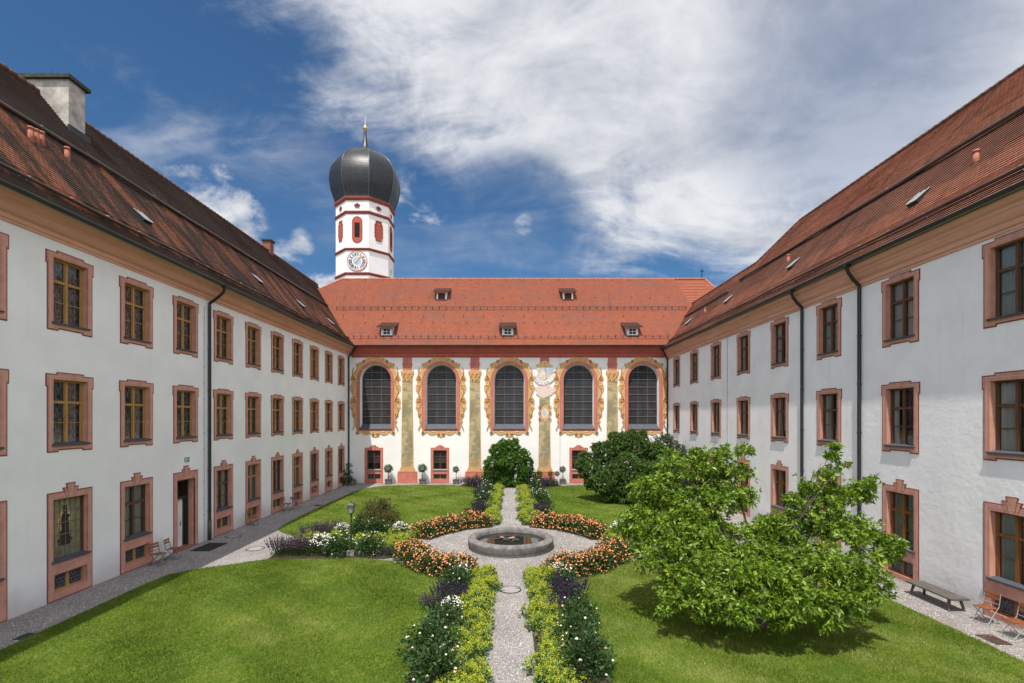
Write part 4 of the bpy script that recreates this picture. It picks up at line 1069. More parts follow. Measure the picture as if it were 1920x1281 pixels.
# painted pilasters
def pilaster(px, sundial=False):
    b = MB(); z0, z1 = cz(874), cz(716)
    b.slab([[(-.57, z0), (.57, z0), (.47, z1), (-.47, z1)]], -.05, .02, 0)
    for s in (-1, 1): b.tube([(s*.55, -.05, z0), (s*.455, -.05, z1)], .022, 4, 1)
    for k in range(20):                               # gilded leafwork at the foot and head of the shaft
        u = (k % 5 - 2)*.2; z = z0 + .12 + (k//5)*.2 - abs(u)*.25 if k < 15 else z1 - .3 - abs(u)*.6
        b.tube([(u + .07*math.cos(t), -.055, z + .08*math.sin(t)) for t in [k + .35*i for i in range(13)]], .018, 4, 2)
    o = b.obj('pilaster', [marble, gold_light, gold], church, (cx(px), 0, 0))
    b = MB(); b.box(-.90, .90, -.10, .02, 0, cz(884)); b.tube([(-.9, -.1, cz(884.5)), (.9, -.1, cz(884.5))], .02, 4); link('plinth', b.mesh('plinth', church_red_pale), o)
    b = MB()
    zz = cz(883.9)
    for w, h in ((.74, .16), (.69, .10), (.65, .10), (.61, .09)): b.box(-w, w, -.02 - w*.085, .02, zz, zz + h - .003); zz += h
    link('base_moulding', b.mesh('base_moulding', gold), o)
    if not sundial:
        b = MB(); za, zb2 = cz(716), cz(694.5)
        b.slab([[(-.46, za), (.46, za), (.50, za + .5), (.60, zb2 - .12), (.60, zb2), (-.60, zb2), (-.60, zb2 - .12), (-.50, za + .5)]], -.07, .02, 0)
        for r in range(3):
            for k in range(5):
                u = (k - 2)*.2 + (.1 if r % 2 else 0)*(1 if k < 4 else 0); z = za + .12 + r*.27
                b.tube([(u - .06, -.08, z - .1), (u - .03, -.085, z + .08), (u + .03, -.10, z + .1), (u + .05, -.085, z + .02)], [.03, .035, .03, .02], 5, 1 + (k + r) % 2)
        for s in (-1, 1): b.tube([(s*(.5 + .09*math.cos(t)), -.085, zb2 - .2 + .09*math.sin(t)) for t in [.5*i for i in range(13)]], .03, 5, 1)
        link('capital', b.mesh('capital', [gold, gold_light, gold_dark]), o)
    b = MB(); za = cz(694.5) if not sundial else cz(681)
    b.box(-.42, .42, -.05, .02, za, cz(683.5) if not sundial else cz(681) + .03); 
    if not sundial: b.box(-.50, .50, -.08, .02, cz(683.5), cz(683.5) + .07); za = cz(683.5) + .07
    b.box(-.42, .42, -.05, .02, za + .001, zb); link('entablature', b.mesh('entablature', church_red_pale), o)
    return o
for px in (764, 890.5, 1148): pilaster(px)
o = pilaster(1021, True)
# the sundial painted over the fourth bay's pilaster: clouds, blue drapery, ribbon with the hours
b = MB(); q = K/4.27
def zp(x, z): return ((x - 347)*q, cz(640 + z/4.27))
def blobpoly(c, rx, rz_, n=28, w=.16, ph=0.):
    x, z = zp(*c); return [(x + rx*q*math.cos(t)*(1 + w*math.sin(5*t + ph)), z + rz_*q*math.sin(t)*(1 + w*math.cos(4*t + ph))) for t in [2*math.pi*k/n for k in range(n)]]
b.slab([blobpoly((350, 395), 78, 52, ph=1)], -.062, .0, 0)
b.slab([blobpoly((350, 260), 70, 78, ph=2)], -.068, .0, 1)
b.slab([blobpoly((345, 205), 62, 42, ph=.4)], -.076, .0, 3)
b.slab([blobpoly((365, 235), 62, 30, ph=3, w=.2)], -.082, .0, 2)
b.slab([blobpoly((335, 275), 40, 34, w=.1)], -.088, .0, 1)
rib = [zp(x, z) for x, z in ((268,230),(280,285),(305,318),(345,322),(385,305),(412,280),(425,262),(432,285),(415,312),(385,336),(345,350),(300,346),(268,315),(258,262))]
b.slab([rib], -.096, .0, 4)
ivx = lambda x, z, a, s, ch: [(x + math.cos(a)*(u - .5)*s - math.sin(a)*(v - .5)*s, z + math.sin(a)*(u - .5)*s + math.cos(a)*(v - .5)*s) for u, v in ch]
STROKE = {'I': [[(.5, 0), (.5, 1)]], 'V': [[(.15, 1), (.5, 0), (.85, 1)]], 'X': [[(.15, 0), (.85, 1)], [(.15, 1), (.85, 0)]]}
def numeral(b, txt, x, z, ang, s, y, m, r):
    """Roman numeral in strokes, feet towards -z of its own turned frame"""
    wid = {'I': .38, 'V': .72, 'X': .72}; tot = sum(wid[c] for c in txt); u0 = -tot/2
    for c in txt:
        for st in STROKE[c]:
            pts = [(u0 + p[0]*wid[c], p[1] - .5) for p in st]
            b.tube([(x + (math.cos(ang)*u - math.sin(ang)*v)*s, y, z + (math.sin(ang)*u + math.cos(ang)*v)*s) for u, v in pts], r, 4, m)
        u0 += wid[c]
for k, txt in enumerate(('VII', 'VIII', 'IX', 'X', 'XI', 'XII', 'I', 'II')):
    xs = [(270,290),(281,308),(300,328),(325,335),(350,335),(375,326),(398,308),(420,287)][k]; x, z = zp(*xs); numeral(b, txt, x, z, R(-55 + 15*k), .20, -.098, 5, .010)
b.tube([( *zp(347, 175), )[0:1][0:1] and (zp(347, 175)[0], -.10, zp(347, 175)[1]), (zp(360, 300)[0] , -.45, zp(360, 300)[1])], .012, 5, 5)
sd = b.mesh('sundial', [fresco_pink, fresco_cream, blue_drape, gold_light, white_paint, metal_black], fix=False); link('sundial', sd, o)
b = MB(); c = (350, 580)
b.slab([blobpoly(c, 47, 60, w=.10)], -.062, .0, 0); b.slab([blobpoly(c, 30, 40, w=.05)], -.072, .0, 1); b.slab([blobpoly((346, 572), 15, 22)], -.078, .0, 2)
for s in (-1, 1):
    for zz in (530, 575, 625):
        x, z = zp(350 + s*42, zz); b.tube([(x + .1*math.cos(t), -.07, z + .12*math.sin(t)) for t in [.5*i for i in range(13)]], .025, 4, 3)
link('cartouche', b.mesh('cartouche', [gold, fresco_cream, blue_drape, gold_dark]), o)
b = MB(); b.tube([(cx(1050), -.03, 0), (cx(1050), -.03, zb)], .012, 5)
for k in range(14): b.box(cx(1050) - .02, cx(1050) + .02, -.04, .01, .5 + k*.8, .54 + k*.8)
b.obj('lightning_conductor', metal_zinc, church)

# ------------------------------------------------------------------ tower
TX, TY, TR = -17.75, 60.0, 3.40
tower = thing('church_tower', 'white octagonal clock tower with black onion dome and gilded ball behind church roof', 'tower', (TX, TY, 0))
PH = R(22.5)
b = MB(); b.lathe([(TR, 0), (TR, 31.6)], 8, 0, ph=PH, close=True); b.obj('shaft', tower_white, tower, fix=True)
def band(z, h, out, m=tower_band):
    b = MB(); b.lathe([(TR - .1, z), (TR + out*.5, z), (TR + out, z + h*.55), (TR + out, z + h), (TR - .1, z + h + .06)], 8, ph=PH); b.obj('string_course', m, tower)
band(22.65, .28, .16); band(25.5, .26, .16); band(29.75, .30, .16); band(31.3, .42, .22)
prof = [(3.46, 31.62), (3.50, 31.9), (3.74, 32.6), (4.0, 33.4), (4.15, 34.4), (4.13, 35.2), (3.94, 36.0), (3.53, 36.75), (2.88, 37.45), (2.08, 38.0), (1.25, 38.42), (.80, 38.62), (.58, 38.85), (.40, 39.25), (.27, 39.85), (.19, 40.5), (.15, 41.2), (.02, 41.22)]
def spline(pr, k=6):
    out = []
    for i in range(len(pr) - 1):
        p0, p1, p2, p3 = pr[max(i-1, 0)], pr[i], pr[i+1], pr[min(i+2, len(pr)-1)]
        for j in range(k):
            t = j/k; out.append(tuple(.5*((2*p1[c]) + (p2[c]-p0[c])*t + (2*p0[c]-5*p1[c]+4*p2[c]-p3[c])*t*t + (3*p1[c]-p0[c]-3*p2[c]+p3[c])*t**3) for c in (0, 1)))
    return out + [pr[-1]]
prof = spline(prof)
b = MB(); NG = 6                                    # eight gores, each gently bulging between its ribs
for j in range(8):
    i0 = len(b.v)
    for r, z in prof:
        for g in range(NG + 1):
            th = math.pi/4*g/NG; flat = math.cos(math.pi/8)/math.cos(th - math.pi/8)
            rr = max(r, 0)*(.55*flat + .45); a = PH + j*math.pi/4 + th; b.v.append((rr*math.cos(a), rr*math.sin(a), z))
    for k in range(len(prof) - 1):
        for g in range(NG):
            q = i0 + k*(NG+1) + g; b.f.append((q, q+1, q+NG+2, q+NG+1)); b.m.append(0)
dome = b.obj('onion_dome', dome_m, tower, smooth=True, fix=False)
b = MB(); n8 = 8
for j in range(8):
    a = PH + j*math.pi/4
    b.tube([((r + .015)*math.cos(a), (r + .015)*math.sin(a), z) for r, z in prof[:62]], .06, 5)
link('dome_rib', b.mesh('dome_rib', dome_rib, smooth=True), dome)
b = MB(); b.lathe([(0, 41.15), (.14, 41.18), (.10, 41.25), (.22, 41.32), (.29, 41.5), (.22, 41.70), (.08, 41.79), (.04, 41.9), (.018, 43.0), (0, 43.05)], 16); b.obj('finial', metal_gold, tower, smooth=True)
AP = TR*math.cos(PH)
def facet(k, z):                                      # frame on the k-th facet: origin, and rotation about z
    a = R(-90 + 45*k); return (AP*math.cos(a), AP*math.sin(a), z), a + R(90)
def stadium(hw, z0, z1, n=10):
    return [(hw*math.cos(t), z1 - hw + hw*math.sin(t)) for t in [math.pi*i/n for i in range(n + 1)]] + [(hw*math.cos(t), z0 + hw + hw*math.sin(t)) for t in [math.pi + math.pi*i/n for i in range(n + 1)]]
for k in (-2, 0, 2, 4):
    loc, a = facet(k, 0); b = MB()
    b.slab([stadium(.52, 26.45, 29.35), rect(-.30, .30, 26.98, 28.70)], -.06, .02, 0); b.slab([stadium(.60, 26.36, 29.44), stadium(.52, 26.45, 29.35)], -.05, .02, 2)
    b.face([(-.30, -.004, 26.98), (.30, -.004, 26.98), (.30, -.004, 28.70), (-.30, -.004, 28.70)], 1)
    w_ = b.obj('belfry_window', [tower_red, room_dark, tower_band], tower, loc, a, fix=False)
    b = MB()
    for i in range(13): b.box(-.30, .30, -.045, -.006, 27.02 + i*.13, 27.05 + i*.13)
    link('louvre', b.mesh('louvre', metal_black), w_)
for k in (-3, -1, 1, 3):
    loc, a = facet(k, 0); b = MB(); z0, z1 = 26.95, 29.15
    oct_ = [(-.30, z0), (.30, z0), (.30, z0 + .25), (.44, z0 + .42), (.44, z1 - .42), (.30, z1 - .25), (.30, z1), (-.30, z1), (-.30, z1 - .25), (-.44, z1 - .42), (-.44, z0 + .42), (-.30, z0 + .25)]
    b.slab([offset_loop(oct_, -.09), oct_], -.07, .02, 1); b.slab([oct_], -.03, .02, 0)
    for i in range(1, 5): b.box(-.42, .42, -.038, -.03, z0 + .42*i, z0 + .42*i + .02, 1)
    b.obj('shutter', [tower_red, tower_band], tower, loc, a, fix=False)
for k in range(-3, 5):
    loc, a = facet(k, 30.72); b = MB()
    b.slab([[(.36*math.cos(t), .20*math.sin(t)*(1 + .3*math.cos(4*t))) for t in [2*math.pi*i/24 for i in range(24)]]], -.05, .02, 0)
    b.slab([[(.22*math.cos(t), .09*math.sin(t)) for t in [2*math.pi*i/16 for i in range(16)]]], -.06, .0, 1); b.box(-.26, .26, -.07, .02, -.26, -.21, 0)
    b.obj('oval_vent', [tower_band, room_dark], tower, loc, a)
loc, a = facet(1, 0); 
loc2, a2 = facet(2, 23.9); b = MB(); b.box(-.12, .12, -.01, .03, -.3, .3); b.obj('slit_window', room_dark, tower, loc2, a2)
loc, a = facet(0, 24.27); CR = 1.17
circ = lambda r, n=48: [(r*math.cos(t), r*math.sin(t)) for t in [2*math.pi*i/n for i in range(n)]]
b = MB(); b.slab([circ(CR), circ(CR - .055)], -.09, .02, 0); b.slab([circ(CR - .055)], -.06, .0, 1); b.slab([circ(.50)], -.07, -.05, 2)
clock = b.obj('clock', [tower_red, white_paint, M('clock_blue', (.42, .47, .58), .6, (.34, .40, .52), 4.)], tower, loc, a)
b = MB()
for h, txt in enumerate(('XII', 'I', 'II', 'III', 'IIII', 'V', 'VI', 'VII', 'VIII', 'IX', 'X', 'XI')):
    t = R(90 - 30*h); numeral(b, txt, .79*math.cos(t), .79*math.sin(t), t - R(90), .38, -.066, 0, .034)
for h in range(60):
    t = R(6*h); b.tube([(1.0*math.cos(t), -.064, 1.0*math.sin(t)), (1.05*math.cos(t), -.064, 1.05*math.sin(t))], .010, 4)
link('numerals', b.mesh('numerals', M('clock_black', (.03, .03, .035), .6)), clock)
for nm, ang, ln, w, y in (('hour_hand', 40, .62, .07, -.10), ('minute_hand', 36, .92, .05, -.12)):
    b = MB(); b.slab([[(-w, -.30), (w, -.30), (w*.6, -.1), (w*.9, ln*.55), (w*1.5, ln*.72), (0, ln), (-w*1.5, ln*.72), (-w*.9, ln*.55), (-w*.6, -.1)]], y, y + .02)
    h_ = link(nm, b.mesh(nm, metal_gold), clock); h_.rotation_euler = (0, R(ang), 0)

# ------------------------------------------------------------------ fountain
ft = thing('fountain', 'round grey stone fountain basin with broad rim in middle of the garden', 'fountain', (FX, FY, 0))
b = MB(); b.lathe([(1.93, -.02), (1.93, .10), (1.86, .13), (1.7, .13)], 64); b.obj('plinth', stone_pale, ft, smooth=False)
b = MB()
for seg in ([(1.80, .125), (1.99, .125)], [(1.99, .125), (2.0, .14), (2.0, .40)], [(2.0, .40), (1.985, .425)], [(1.985, .425), (1.95, .455), (1.86, .495), (1.76, .515), (1.69, .505)], [(1.69, .505), (1.64, .475), (1.615, .44)], [(1.615, .44), (1.60, .42), (1.595, .05)]):
    b.lathe(seg, 96)
b.obj('rim', stone_rim, ft, smooth=True, fix=False)
b = MB(); b.face([(1.6*math.cos(2*math.pi*i/64), 1.6*math.sin(2*math.pi*i/64), .30) for i in range(64)]); b.obj('water', water_m, ft, fix=False)
def lily(x, y, big, label):
    t = thing('water_lily', label, 'water lily', (FX + x, FY + y, .305))
    for k in range(big):
        b = MB(); r = random.uniform(.09, .15); a0 = random.uniform(0, 6.28); ox, oy = random.uniform(-.32, .32), random.uniform(-.28, .28)
        pts = [(ox, oy, .006 + .004*k)] + [(ox + r*math.cos(a0 + i*.3), oy + r*math.sin(a0 + i*.3), .006 + .004*k + .006*math.sin(i)) for i in range(20)]
        b.face(pts); b.obj('lily_pad', sepal, t, fix=False)
    for k in range(max(1, big//4)):
        b = MB(); ox, oy = random.uniform(-.15, .15), random.uniform(-.15, .15)
        for ring, (n, tilt, l) in enumerate(((9, .35, .13), (8, .8, .11), (6, 1.2, .08))):
            for i in range(n):
                a = 2*math.pi*i/n + ring*.4; ca, sa = math.cos(a), math.sin(a); w = .032
                base = Vector((ox, oy, .03)); tip = base + Vector((ca*math.cos(tilt), sa*math.cos(tilt), math.sin(tilt)))*l; mid = base.lerp(tip, .55); s_ = Vector((-sa, ca, 0))*w
                b.face([base, mid + s_, tip, mid - s_])
        b.obj('lily_flower', petal_pink, t, fix=False)
lily(.02, .15, 10, 'pink water lilies with dark pads floating in the centre of the fountain')
lily(-.45, .25, 5, 'small pale water lily floating left of the pink cluster in the fountain')

# ------------------------------------------------------------------ plants
def frames(n_dirs):
    d = n_dirs / np.linalg.norm(n_dirs, axis=1, keepdims=True)
    r = rng.normal(size=d.shape); a = np.cross(d, r); a /= np.linalg.norm(a, axis=1, keepdims=True) + 1e-9
    return d, a, np.cross(d, a)
def leaf_geo(pos, axis, length, width, fold=.25, droop=.0):
    """leaves as two folded quads: base, right, tip, left, mid"""
    d, a, c = frames(axis); n = len(pos)
    # keep blades facing mostly upwards
    flip = np.where(c[:, 2:3] < 0, -1., 1.); c = c*flip
    L = length[:, None]; W = width[:, None]
    base = pos; tip = pos + d*L - np.array([0, 0, 1.])*L*droop; mid = pos + d*L*.5 - c*W*fold
    lt = pos + d*L*.45 + a*W*.5; rt = pos + d*L*.45 - a*W*.5
    V = np.stack([base, rt, tip, lt, mid], 1).reshape(-1, 3)
    i = np.arange(n)[:, None]*5
    Fq = np.concatenate([i + np.array([[0, 1, 2, 4]]), i + np.array([[0, 4, 2, 3]])], 1).reshape(-1, 4)
    return V, Fq
def sphere_dirs(n):
    v = rng.normal(size=(n, 3)); return v/np.linalg.norm(v, axis=1, keepdims=True)
def crown_points(blobs, per_m2, lo=.55, squash=.85, up_bias=.15):
    """points through the outer shell of many overlapping lumps; axis points outwards"""
    Ps, Ds = [], []
    for (c, r) in blobs:
        n = int(per_m2 * r*r) + 4; d = sphere_dirs(n); rr = r*(lo + (1.06 - lo)*rng.random(n)**.55)
        wob = 1 + .22*np.sin(d[:, 0]*5 + c[0]*3) * np.sin(d[:, 2]*6 + c[1]*2)
        p = np.array(c) + d*rr[:, None]*wob[:, None]*np.array([1, 1, squash]); d = d + np.array([0, 0, up_bias])
        Ps.append(p); Ds.append(d)
    return np.concatenate(Ps), np.concatenate(Ds)
def rosettes(Ps, Ds, k, l0, l1, w, spread=.75, droop=.12):
    """k leaves round every shoot tip"""
    n = len(Ps); d, a, c = frames(Ds); pos, ax = [], []
    for j in range(k):
        t = 2*np.pi*j/k + rng.uniform(0, .6, n); s = rng.uniform(spread*.6, spread*1.3, n)
        ax.append(d*(1 - s*.6)[:, None] + (a*np.cos(t)[:, None] + c*np.sin(t)[:, None])*s[:, None]); pos.append(Ps + d*rng.uniform(-.08, .05, n)[:, None])
    pos, ax = np.concatenate(pos), np.concatenate(ax); L = rng.uniform(l0, l1, len(pos))
    V, Fq = leaf_geo(pos, ax, L, L*w*rng.uniform(.8, 1.2, len(pos)), .22, droop)
    shoot = rng.random(n); tint = np.tile(shoot, k)*.55 + rng.random(n*k)*.45
    return V, Fq, np.repeat(tint, 2)
def limbs(b, base, targets, r0, rmin=.02, kink=.15):
    for t in targets:
        base_, t = Vector(base), Vector(t); mid = base_.lerp(t, .45) + Vector((random.uniform(-kink, kink), random.uniform(-kink, kink), random.uniform(0, .3)))
        q1 = base_.lerp(mid, .5) + Vector((random.uniform(-.08, .08), random.uniform(-.08, .08), .1))
        b.tube([tuple(base_), tuple(q1), tuple(mid), tuple(mid.lerp(t, .55)), tuple(t)], [r0, r0*.8, r0*.55, r0*.35, rmin], 7)
        for k in range(3):
            s = mid.lerp(t, random.uniform(.1, .8)); e = t + Vector((random.uniform(-.6, .6), random.uniform(-.6, .6), random.uniform(-.1, .5)))
            b.tube([tuple(s), tuple(s.lerp(e, .5) + Vector((0, 0, .08))), tuple(e)], [r0*.3, r0*.2, .008], 5)

def big_tree():
    base = G(1423, 1178); root = thing('broadleaf_tree', 'wide spreading fresh green tree with large leaves on the right foreground lawn', 'tree', tuple(base))
    bl = [(1290,880,16,.85),(1335,866,16,.75),(1375,885,16.2,.65),(1250,930,15.8,.95),(1320,945,15.5,1.1),(1380,930,15.8,.75),(1205,975,15.2,.75),(1262,1000,14.8,1.1),(1180,990,15.3,.45),(1228,1040,14.4,.85),(1315,1035,14.5,1.1),(1275,1078,14,.8),(1385,1005,15,.7),
          (1335,1085,13.3,.75),(1400,1075,13,.8),(1455,1085,12.8,.75),(1300,1120,13.2,.55),(1360,1135,12.6,.65),(1430,1130,12.4,.65),(1500,1118,12.5,.75),(1268,1130,13.4,.35),(1245,1145,13.3,.25),
          (1560,1060,12.8,.75),(1600,1095,12.8,.65),(1560,1120,12.5,.65),(1640,1115,12.9,.45),(1620,1055,13.2,.65),(1520,1050,13.2,.75),
          (1645,1010,14.2,.55),(1600,985,14.6,.7),(1550,980,14.8,.75),(1662,1040,13.8,.4),(1500,970,15,.55),(1562,855,15.2,.22),(1566,838,15.2,.15),(1552,885,15.2,.4),(1528,912,15.2,.5),(1590,930,15,.5),(1622,915,14.8,.35),(1632,905,14.8,.2),(1490,935,15.2,.35),(1545,945,15,.6),
          (1455,1010,14.8,.4),(1440,1045,14.2,.6),(1480,1040,14.2,.5),(1410,1040,14.3,.55),(1445,985,15,.45),(1475,1000,15,.5),(1425,1000,14.8,.5),(1480,1160,12.3,.4),(1555,1170,12.3,.3),(1395,1160,12.4,.35),(1320,1150,13.0,.3),(1600,1140,12.6,.4),(1352,845,16.1,.3),(1305,850,16,.3),(1240,890,16,.35)]
    C = [(tuple(P(x, y, d) - base), r) for x, y, d, r in bl]
    sat = [(tuple(np.array(c) + rng.normal(0, 1, 3)*r*np.array([.45, .45, .45])), r*rng.uniform(.35, .6)) for c, r in C for _ in range(2)]
    Ps, Ds = crown_points([(c, r*.84) for c, r in C] + sat, 300, .3, .62, .45); keep = Ps[:, 2] > .62 + .25*np.sin(Ps[:, 0]*1.9 + 1)*np.cos(Ps[:, 1]*1.4); Ps, Ds = Ps[keep], Ds[keep]
    # stray shoots break the outline
    ns = 170; idx = rng.integers(0, len(C), ns); sd = sphere_dirs(ns); sd[:, 2] = np.abs(sd[:, 2])*.8
    Ps = np.concatenate([Ps, np.array([C[i][0] for i in idx]) + sd*(np.array([C[i][1] for i in idx])*rng.uniform(1.05, 1.28, ns))[:, None]]); Ds = np.concatenate([Ds, sd])
    Ps[:, 2] = np.maximum(Ps[:, 2], .55)
    V, Fq, T = rosettes(Ps, Ds, 7, .09, .185, .44, .85, .18)
    link('crown', np_mesh('crown', V, Fq, leaf_big, T), root)
    b = MB(); b.tube([(0, 0, -.1), (.03, .05, .35), (.0, .1, .8)], [.24, .18, .16], 10)
    limbs(b, (0, .05, .6), [C[i][0] for i in (0, 2, 4, 6, 9, 13, 17, 22, 24, 28, 30, 35, 36, 42, 8)], .075)
    b.tube([(.1, .3, .5), tuple(P(1548, 960, 15.1) - base), tuple(P(1560, 850, 15.2) - base)], [.08, .05, .01], 6)
    link('trunk', b.mesh('trunk', bark, smooth=True), root)
big_tree()

def small_leaf_tree(name, label, cat, base, blobs, mat, per, l0, l1, w, k=5, trunk_r=.15, lo=.5, group=None, low=.1, tr=True, droop=.1, limb_n=10):
    base = Vector(base); root = thing(name, label, cat, tuple(base), 0, group)
    C = [(tuple(P(x, y, d) - base), r) for x, y, d, r in blobs]
    Ps, Ds = crown_points(C, per, lo); keep = Ps[:, 2] > low; Ps, Ds = Ps[keep], Ds[keep]
    V, Fq, T = rosettes(Ps, Ds, k, l0, l1, w, .8, droop)
    link('crown', np_mesh('crown', V, Fq, mat, T), root)
    if tr:
        b = MB(); b.tube([(0, 0, -.1), (.02, 0, .5), (0, .05, 1.)], [trunk_r, trunk_r*.8, trunk_r*.65], 8)
        limbs(b, (0, 0, .7), [C[i][0] for i in range(0, len(C), max(1, len(C)//limb_n))], trunk_r*.55); link('trunk', b.mesh('trunk', bark, smooth=True), root)
    return root
dt = [(1108,880,36,.9),(1135,850,36.5,.95),(1160,838,36.8,.9),(1172,822,37,.6),(1195,838,37,1.1),(1225,850,37,1.0),(1180,885,35.2,1.5),(1140,905,35,1.2),(1225,895,35.5,1.4),(1112,905,35.6,.6),(1190,925,34.6,1.15),(1238,870,37,1.0),(1150,930,34.8,.75),(1230,935,35,1.0),(1098,858,36.2,.45),(1120,838,36.6,.4),(1205,815,37.2,.35),(1170,948,34.6,.7),(1205,952,34.6,.85),(1090,872,36,.45),(1150,818,37,.35),(1260,858,37,.6),(1185,812,37.2,.3)]
small_leaf_tree('broadleaf_tree', 'dense dark green rounded tree on the far lawn in front of the church', 'tree', G(1185, 942), dt, leaf_dark, 850, .10, .17, .6, 6, .10, limb_n=5)
small_leaf_tree('broadleaf_tree', 'grey green shrubby tree in the far right corner beside the downpipe', 'tree', (11.9, 41, 0),
   [(1245,832,41,.9),(1235,860,41,1.1),(1268,845,41,.8),(1262,875,40.5,1.1),(1280,862,40.5,.6),(1250,822,41,.4),(1240,895,40.5,1.1),(1275,900,40.3,1.0)], leaf_grey, 620, .08, .14, .5, 6, .08)
small_leaf_tree('climbing_shrub', 'bright green leafy arbour over the church end of the garden path', 'shrub', (-.2, 43.9, 0),
   [(935,845,43.2,.75),(960,838,43.3,.7),(978,856,43.2,.7),(925,868,43,.75),(952,865,43,1.0),(985,878,43.1,.65),(922,892,42.9,.65),(930,905,42.8,.5),(982,898,42.9,.55),(985,908,42.9,.4),(945,832,43.4,.4),(966,828,43.4,.3),(950,885,43.4,.8),(915,880,43,.4),(990,865,43.1,.4),(918,903,42.9,.45),(936,908,42.7,.4),(975,908,42.7,.45),(992,902,42.9,.4),(925,885,42.8,.6),(982,885,42.8,.6),(950,900,42.9,.6),(958,908,42.8,.4)], leaf_ivy, 900, .10, .17, .62, 6, .06, low=.05)
small_leaf_tree('ornamental_shrub', 'rounded bronze green shrub behind the lamp in the left bed', 'shrub', (-7.1, 26.1, 0),
   [(700,965,26.2,.7),(725,965,26.2,.65),(708,950,26.3,.6),(720,943,26.3,.35),(690,978,26,.55),(735,980,26,.5),(710,982,25.8,.8),(680,970,26.1,.35)], leaf_red, 900, .05, .09, .5, 6, .05)
small_leaf_tree('climbing_plant', 'tall leafy plant growing up the wall in the far left corner', 'plant', (-14.55, 44.2, 0),
   [(650,900,44,.5),(652,885,44.2,.38),(655,872,44.3,.22),(642,903,43.8,.35),(662,904,44,.3)], leaf_rose, 500, .08, .16, .45, 4, .04, tr=False)

def flower_blobs(n, r, mat, pts, jitter=.3):
    """roses: small faceted cups"""
    base = np.array([[0,0,1.],[1,0,.2],[.31,.95,.25],[-.81,.59,.2],[-.81,-.59,.25],[.31,-.95,.2],[0,0,-.6]])
    f = np.array([[0,1,2],[0,2,3],[0,3,4],[0,4,5],[0,5,1],[6,2,1],[6,3,2],[6,4,3],[6,5,4],[6,1,5]])
    m = len(pts); s = r*rng.uniform(.7, 1.25, m)
    V = pts[:, None, :] + base[None]*s[:, None, None]*rng.uniform(.8, 1.2, (m, 7, 1))
    Fc = (np.arange(m)[:, None, None]*7 + f[None]).reshape(-1, 3)
    return np_mesh('flowers', V.reshape(-1, 3), Fc, mat, np.clip(np.repeat(rng.random(m), 10) + rng.normal(0, .08, m*10), 0, 1))
def bush_meshes(w, h, nl, leaf, lmat, nf, fr, fmat, top_only=.35):
    """dome-shaped bush: many leaves, flowers over the upper shell"""
    d = sphere_dirs(nl); d[:, 2] = np.abs(d[:, 2]); rr = rng.uniform(.45, 1.05, nl)*(1 + .2*np.sin(d[:, 0]*6 + 1)*np.cos(d[:, 1]*5))
    pos = d*rr[:, None]*np.array([w/2, w/2, h]); V, Fq = leaf_geo(pos, d + rng.normal(0, .6, (nl, 3)) + [0, 0, .2], rng.uniform(leaf*.7, leaf*1.3, nl), rng.uniform(leaf*.45, leaf*.75, nl), .2, .1)
    fo = np_mesh('foliage', V, Fq, lmat, np.repeat(np.clip(rng.normal(.5, .28, nl), 0, 1), 2))
    d = sphere_dirs(nf*4); d = d[d[:, 2] > top_only - .3][:nf]; d = d/np.linalg.norm(d, axis=1, keepdims=True)
    pts = d*np.array([w/2, w/2, h])*rng.uniform(.93, 1.1, (len(d), 1)); pts[:, 2] = np.abs(pts[:, 2]) + .04
    return fo, flower_blobs(nf, fr, fmat, pts)
def spike_meshes(w, h, n, fmat, lmat):
    """salvia: upright dark spikes over low leaves"""
    a = rng.uniform(0, 6.28, n); r = np.sqrt(rng.random(n))*w/2; x, y = r*np.cos(a), r*np.sin(a); hh = h*rng.uniform(.75, 1.1, n)
    V, Fc, T = [], [], []; k = 0
    for i in range(n):
        lean = np.array([x[i]*.5, y[i]*.5, 0]) + np.r_[rng.normal(0, .03, 2), 0]
        for z0, z1, rad in ((.45, .62, .022), (.60, .80, .018), (.78, 1.0, .012)):
            p0 = np.array([x[i], y[i], 0]) + lean*z0 + [0, 0, hh[i]*z0]; p1 = np.array([x[i], y[i], 0]) + lean*z1 + [0, 0, hh[i]*z1]; m_ = (p0 + p1)/2
            V += [p0, m_ + [rad, 0, 0], m_ + [-rad*.5, rad*.87, 0], m_ + [-rad*.5, -rad*.87, 0], p1]
            Fc += [[k, k+2, k+1], [k, k+3, k+2], [k, k+1, k+3], [k+4, k+1, k+2], [k+4, k+2, k+3], [k+4, k+3, k+1]]; k += 5
            T += [rng.random()]*6
    sp = np_mesh('flower_spikes', np.array(V), np.array(Fc), fmat, np.array(T))
    nl = n*7; d = sphere_dirs(nl); d[:, 2] = np.abs(d[:, 2]); pos = d*rng.uniform(.3, 1, (nl, 1))*np.array([w/2, w/2, h*.6])
    V, Fq = leaf_geo(pos, d + [0, 0, .8], rng.uniform(.05, .10, nl), rng.uniform(.02, .035, nl), .2, .05)
    return np_mesh('foliage', V, Fq, lmat, np.repeat(rng.random(nl), 2)), sp
def stems_mesh(w, h, n=9):
    b = MB()
    for i in range(n):
        a = random.uniform(0, 6.28); r = random.uniform(.2, .42)*w
        b.tube([(.02*math.cos(a), .02*math.sin(a), 0), (r*.5*math.cos(a), r*.5*math.sin(a), h*.5), (r*math.cos(a), r*math.sin(a), h*.85)], [.012, .009, .005], 4)
    return b.mesh('stems', bark)
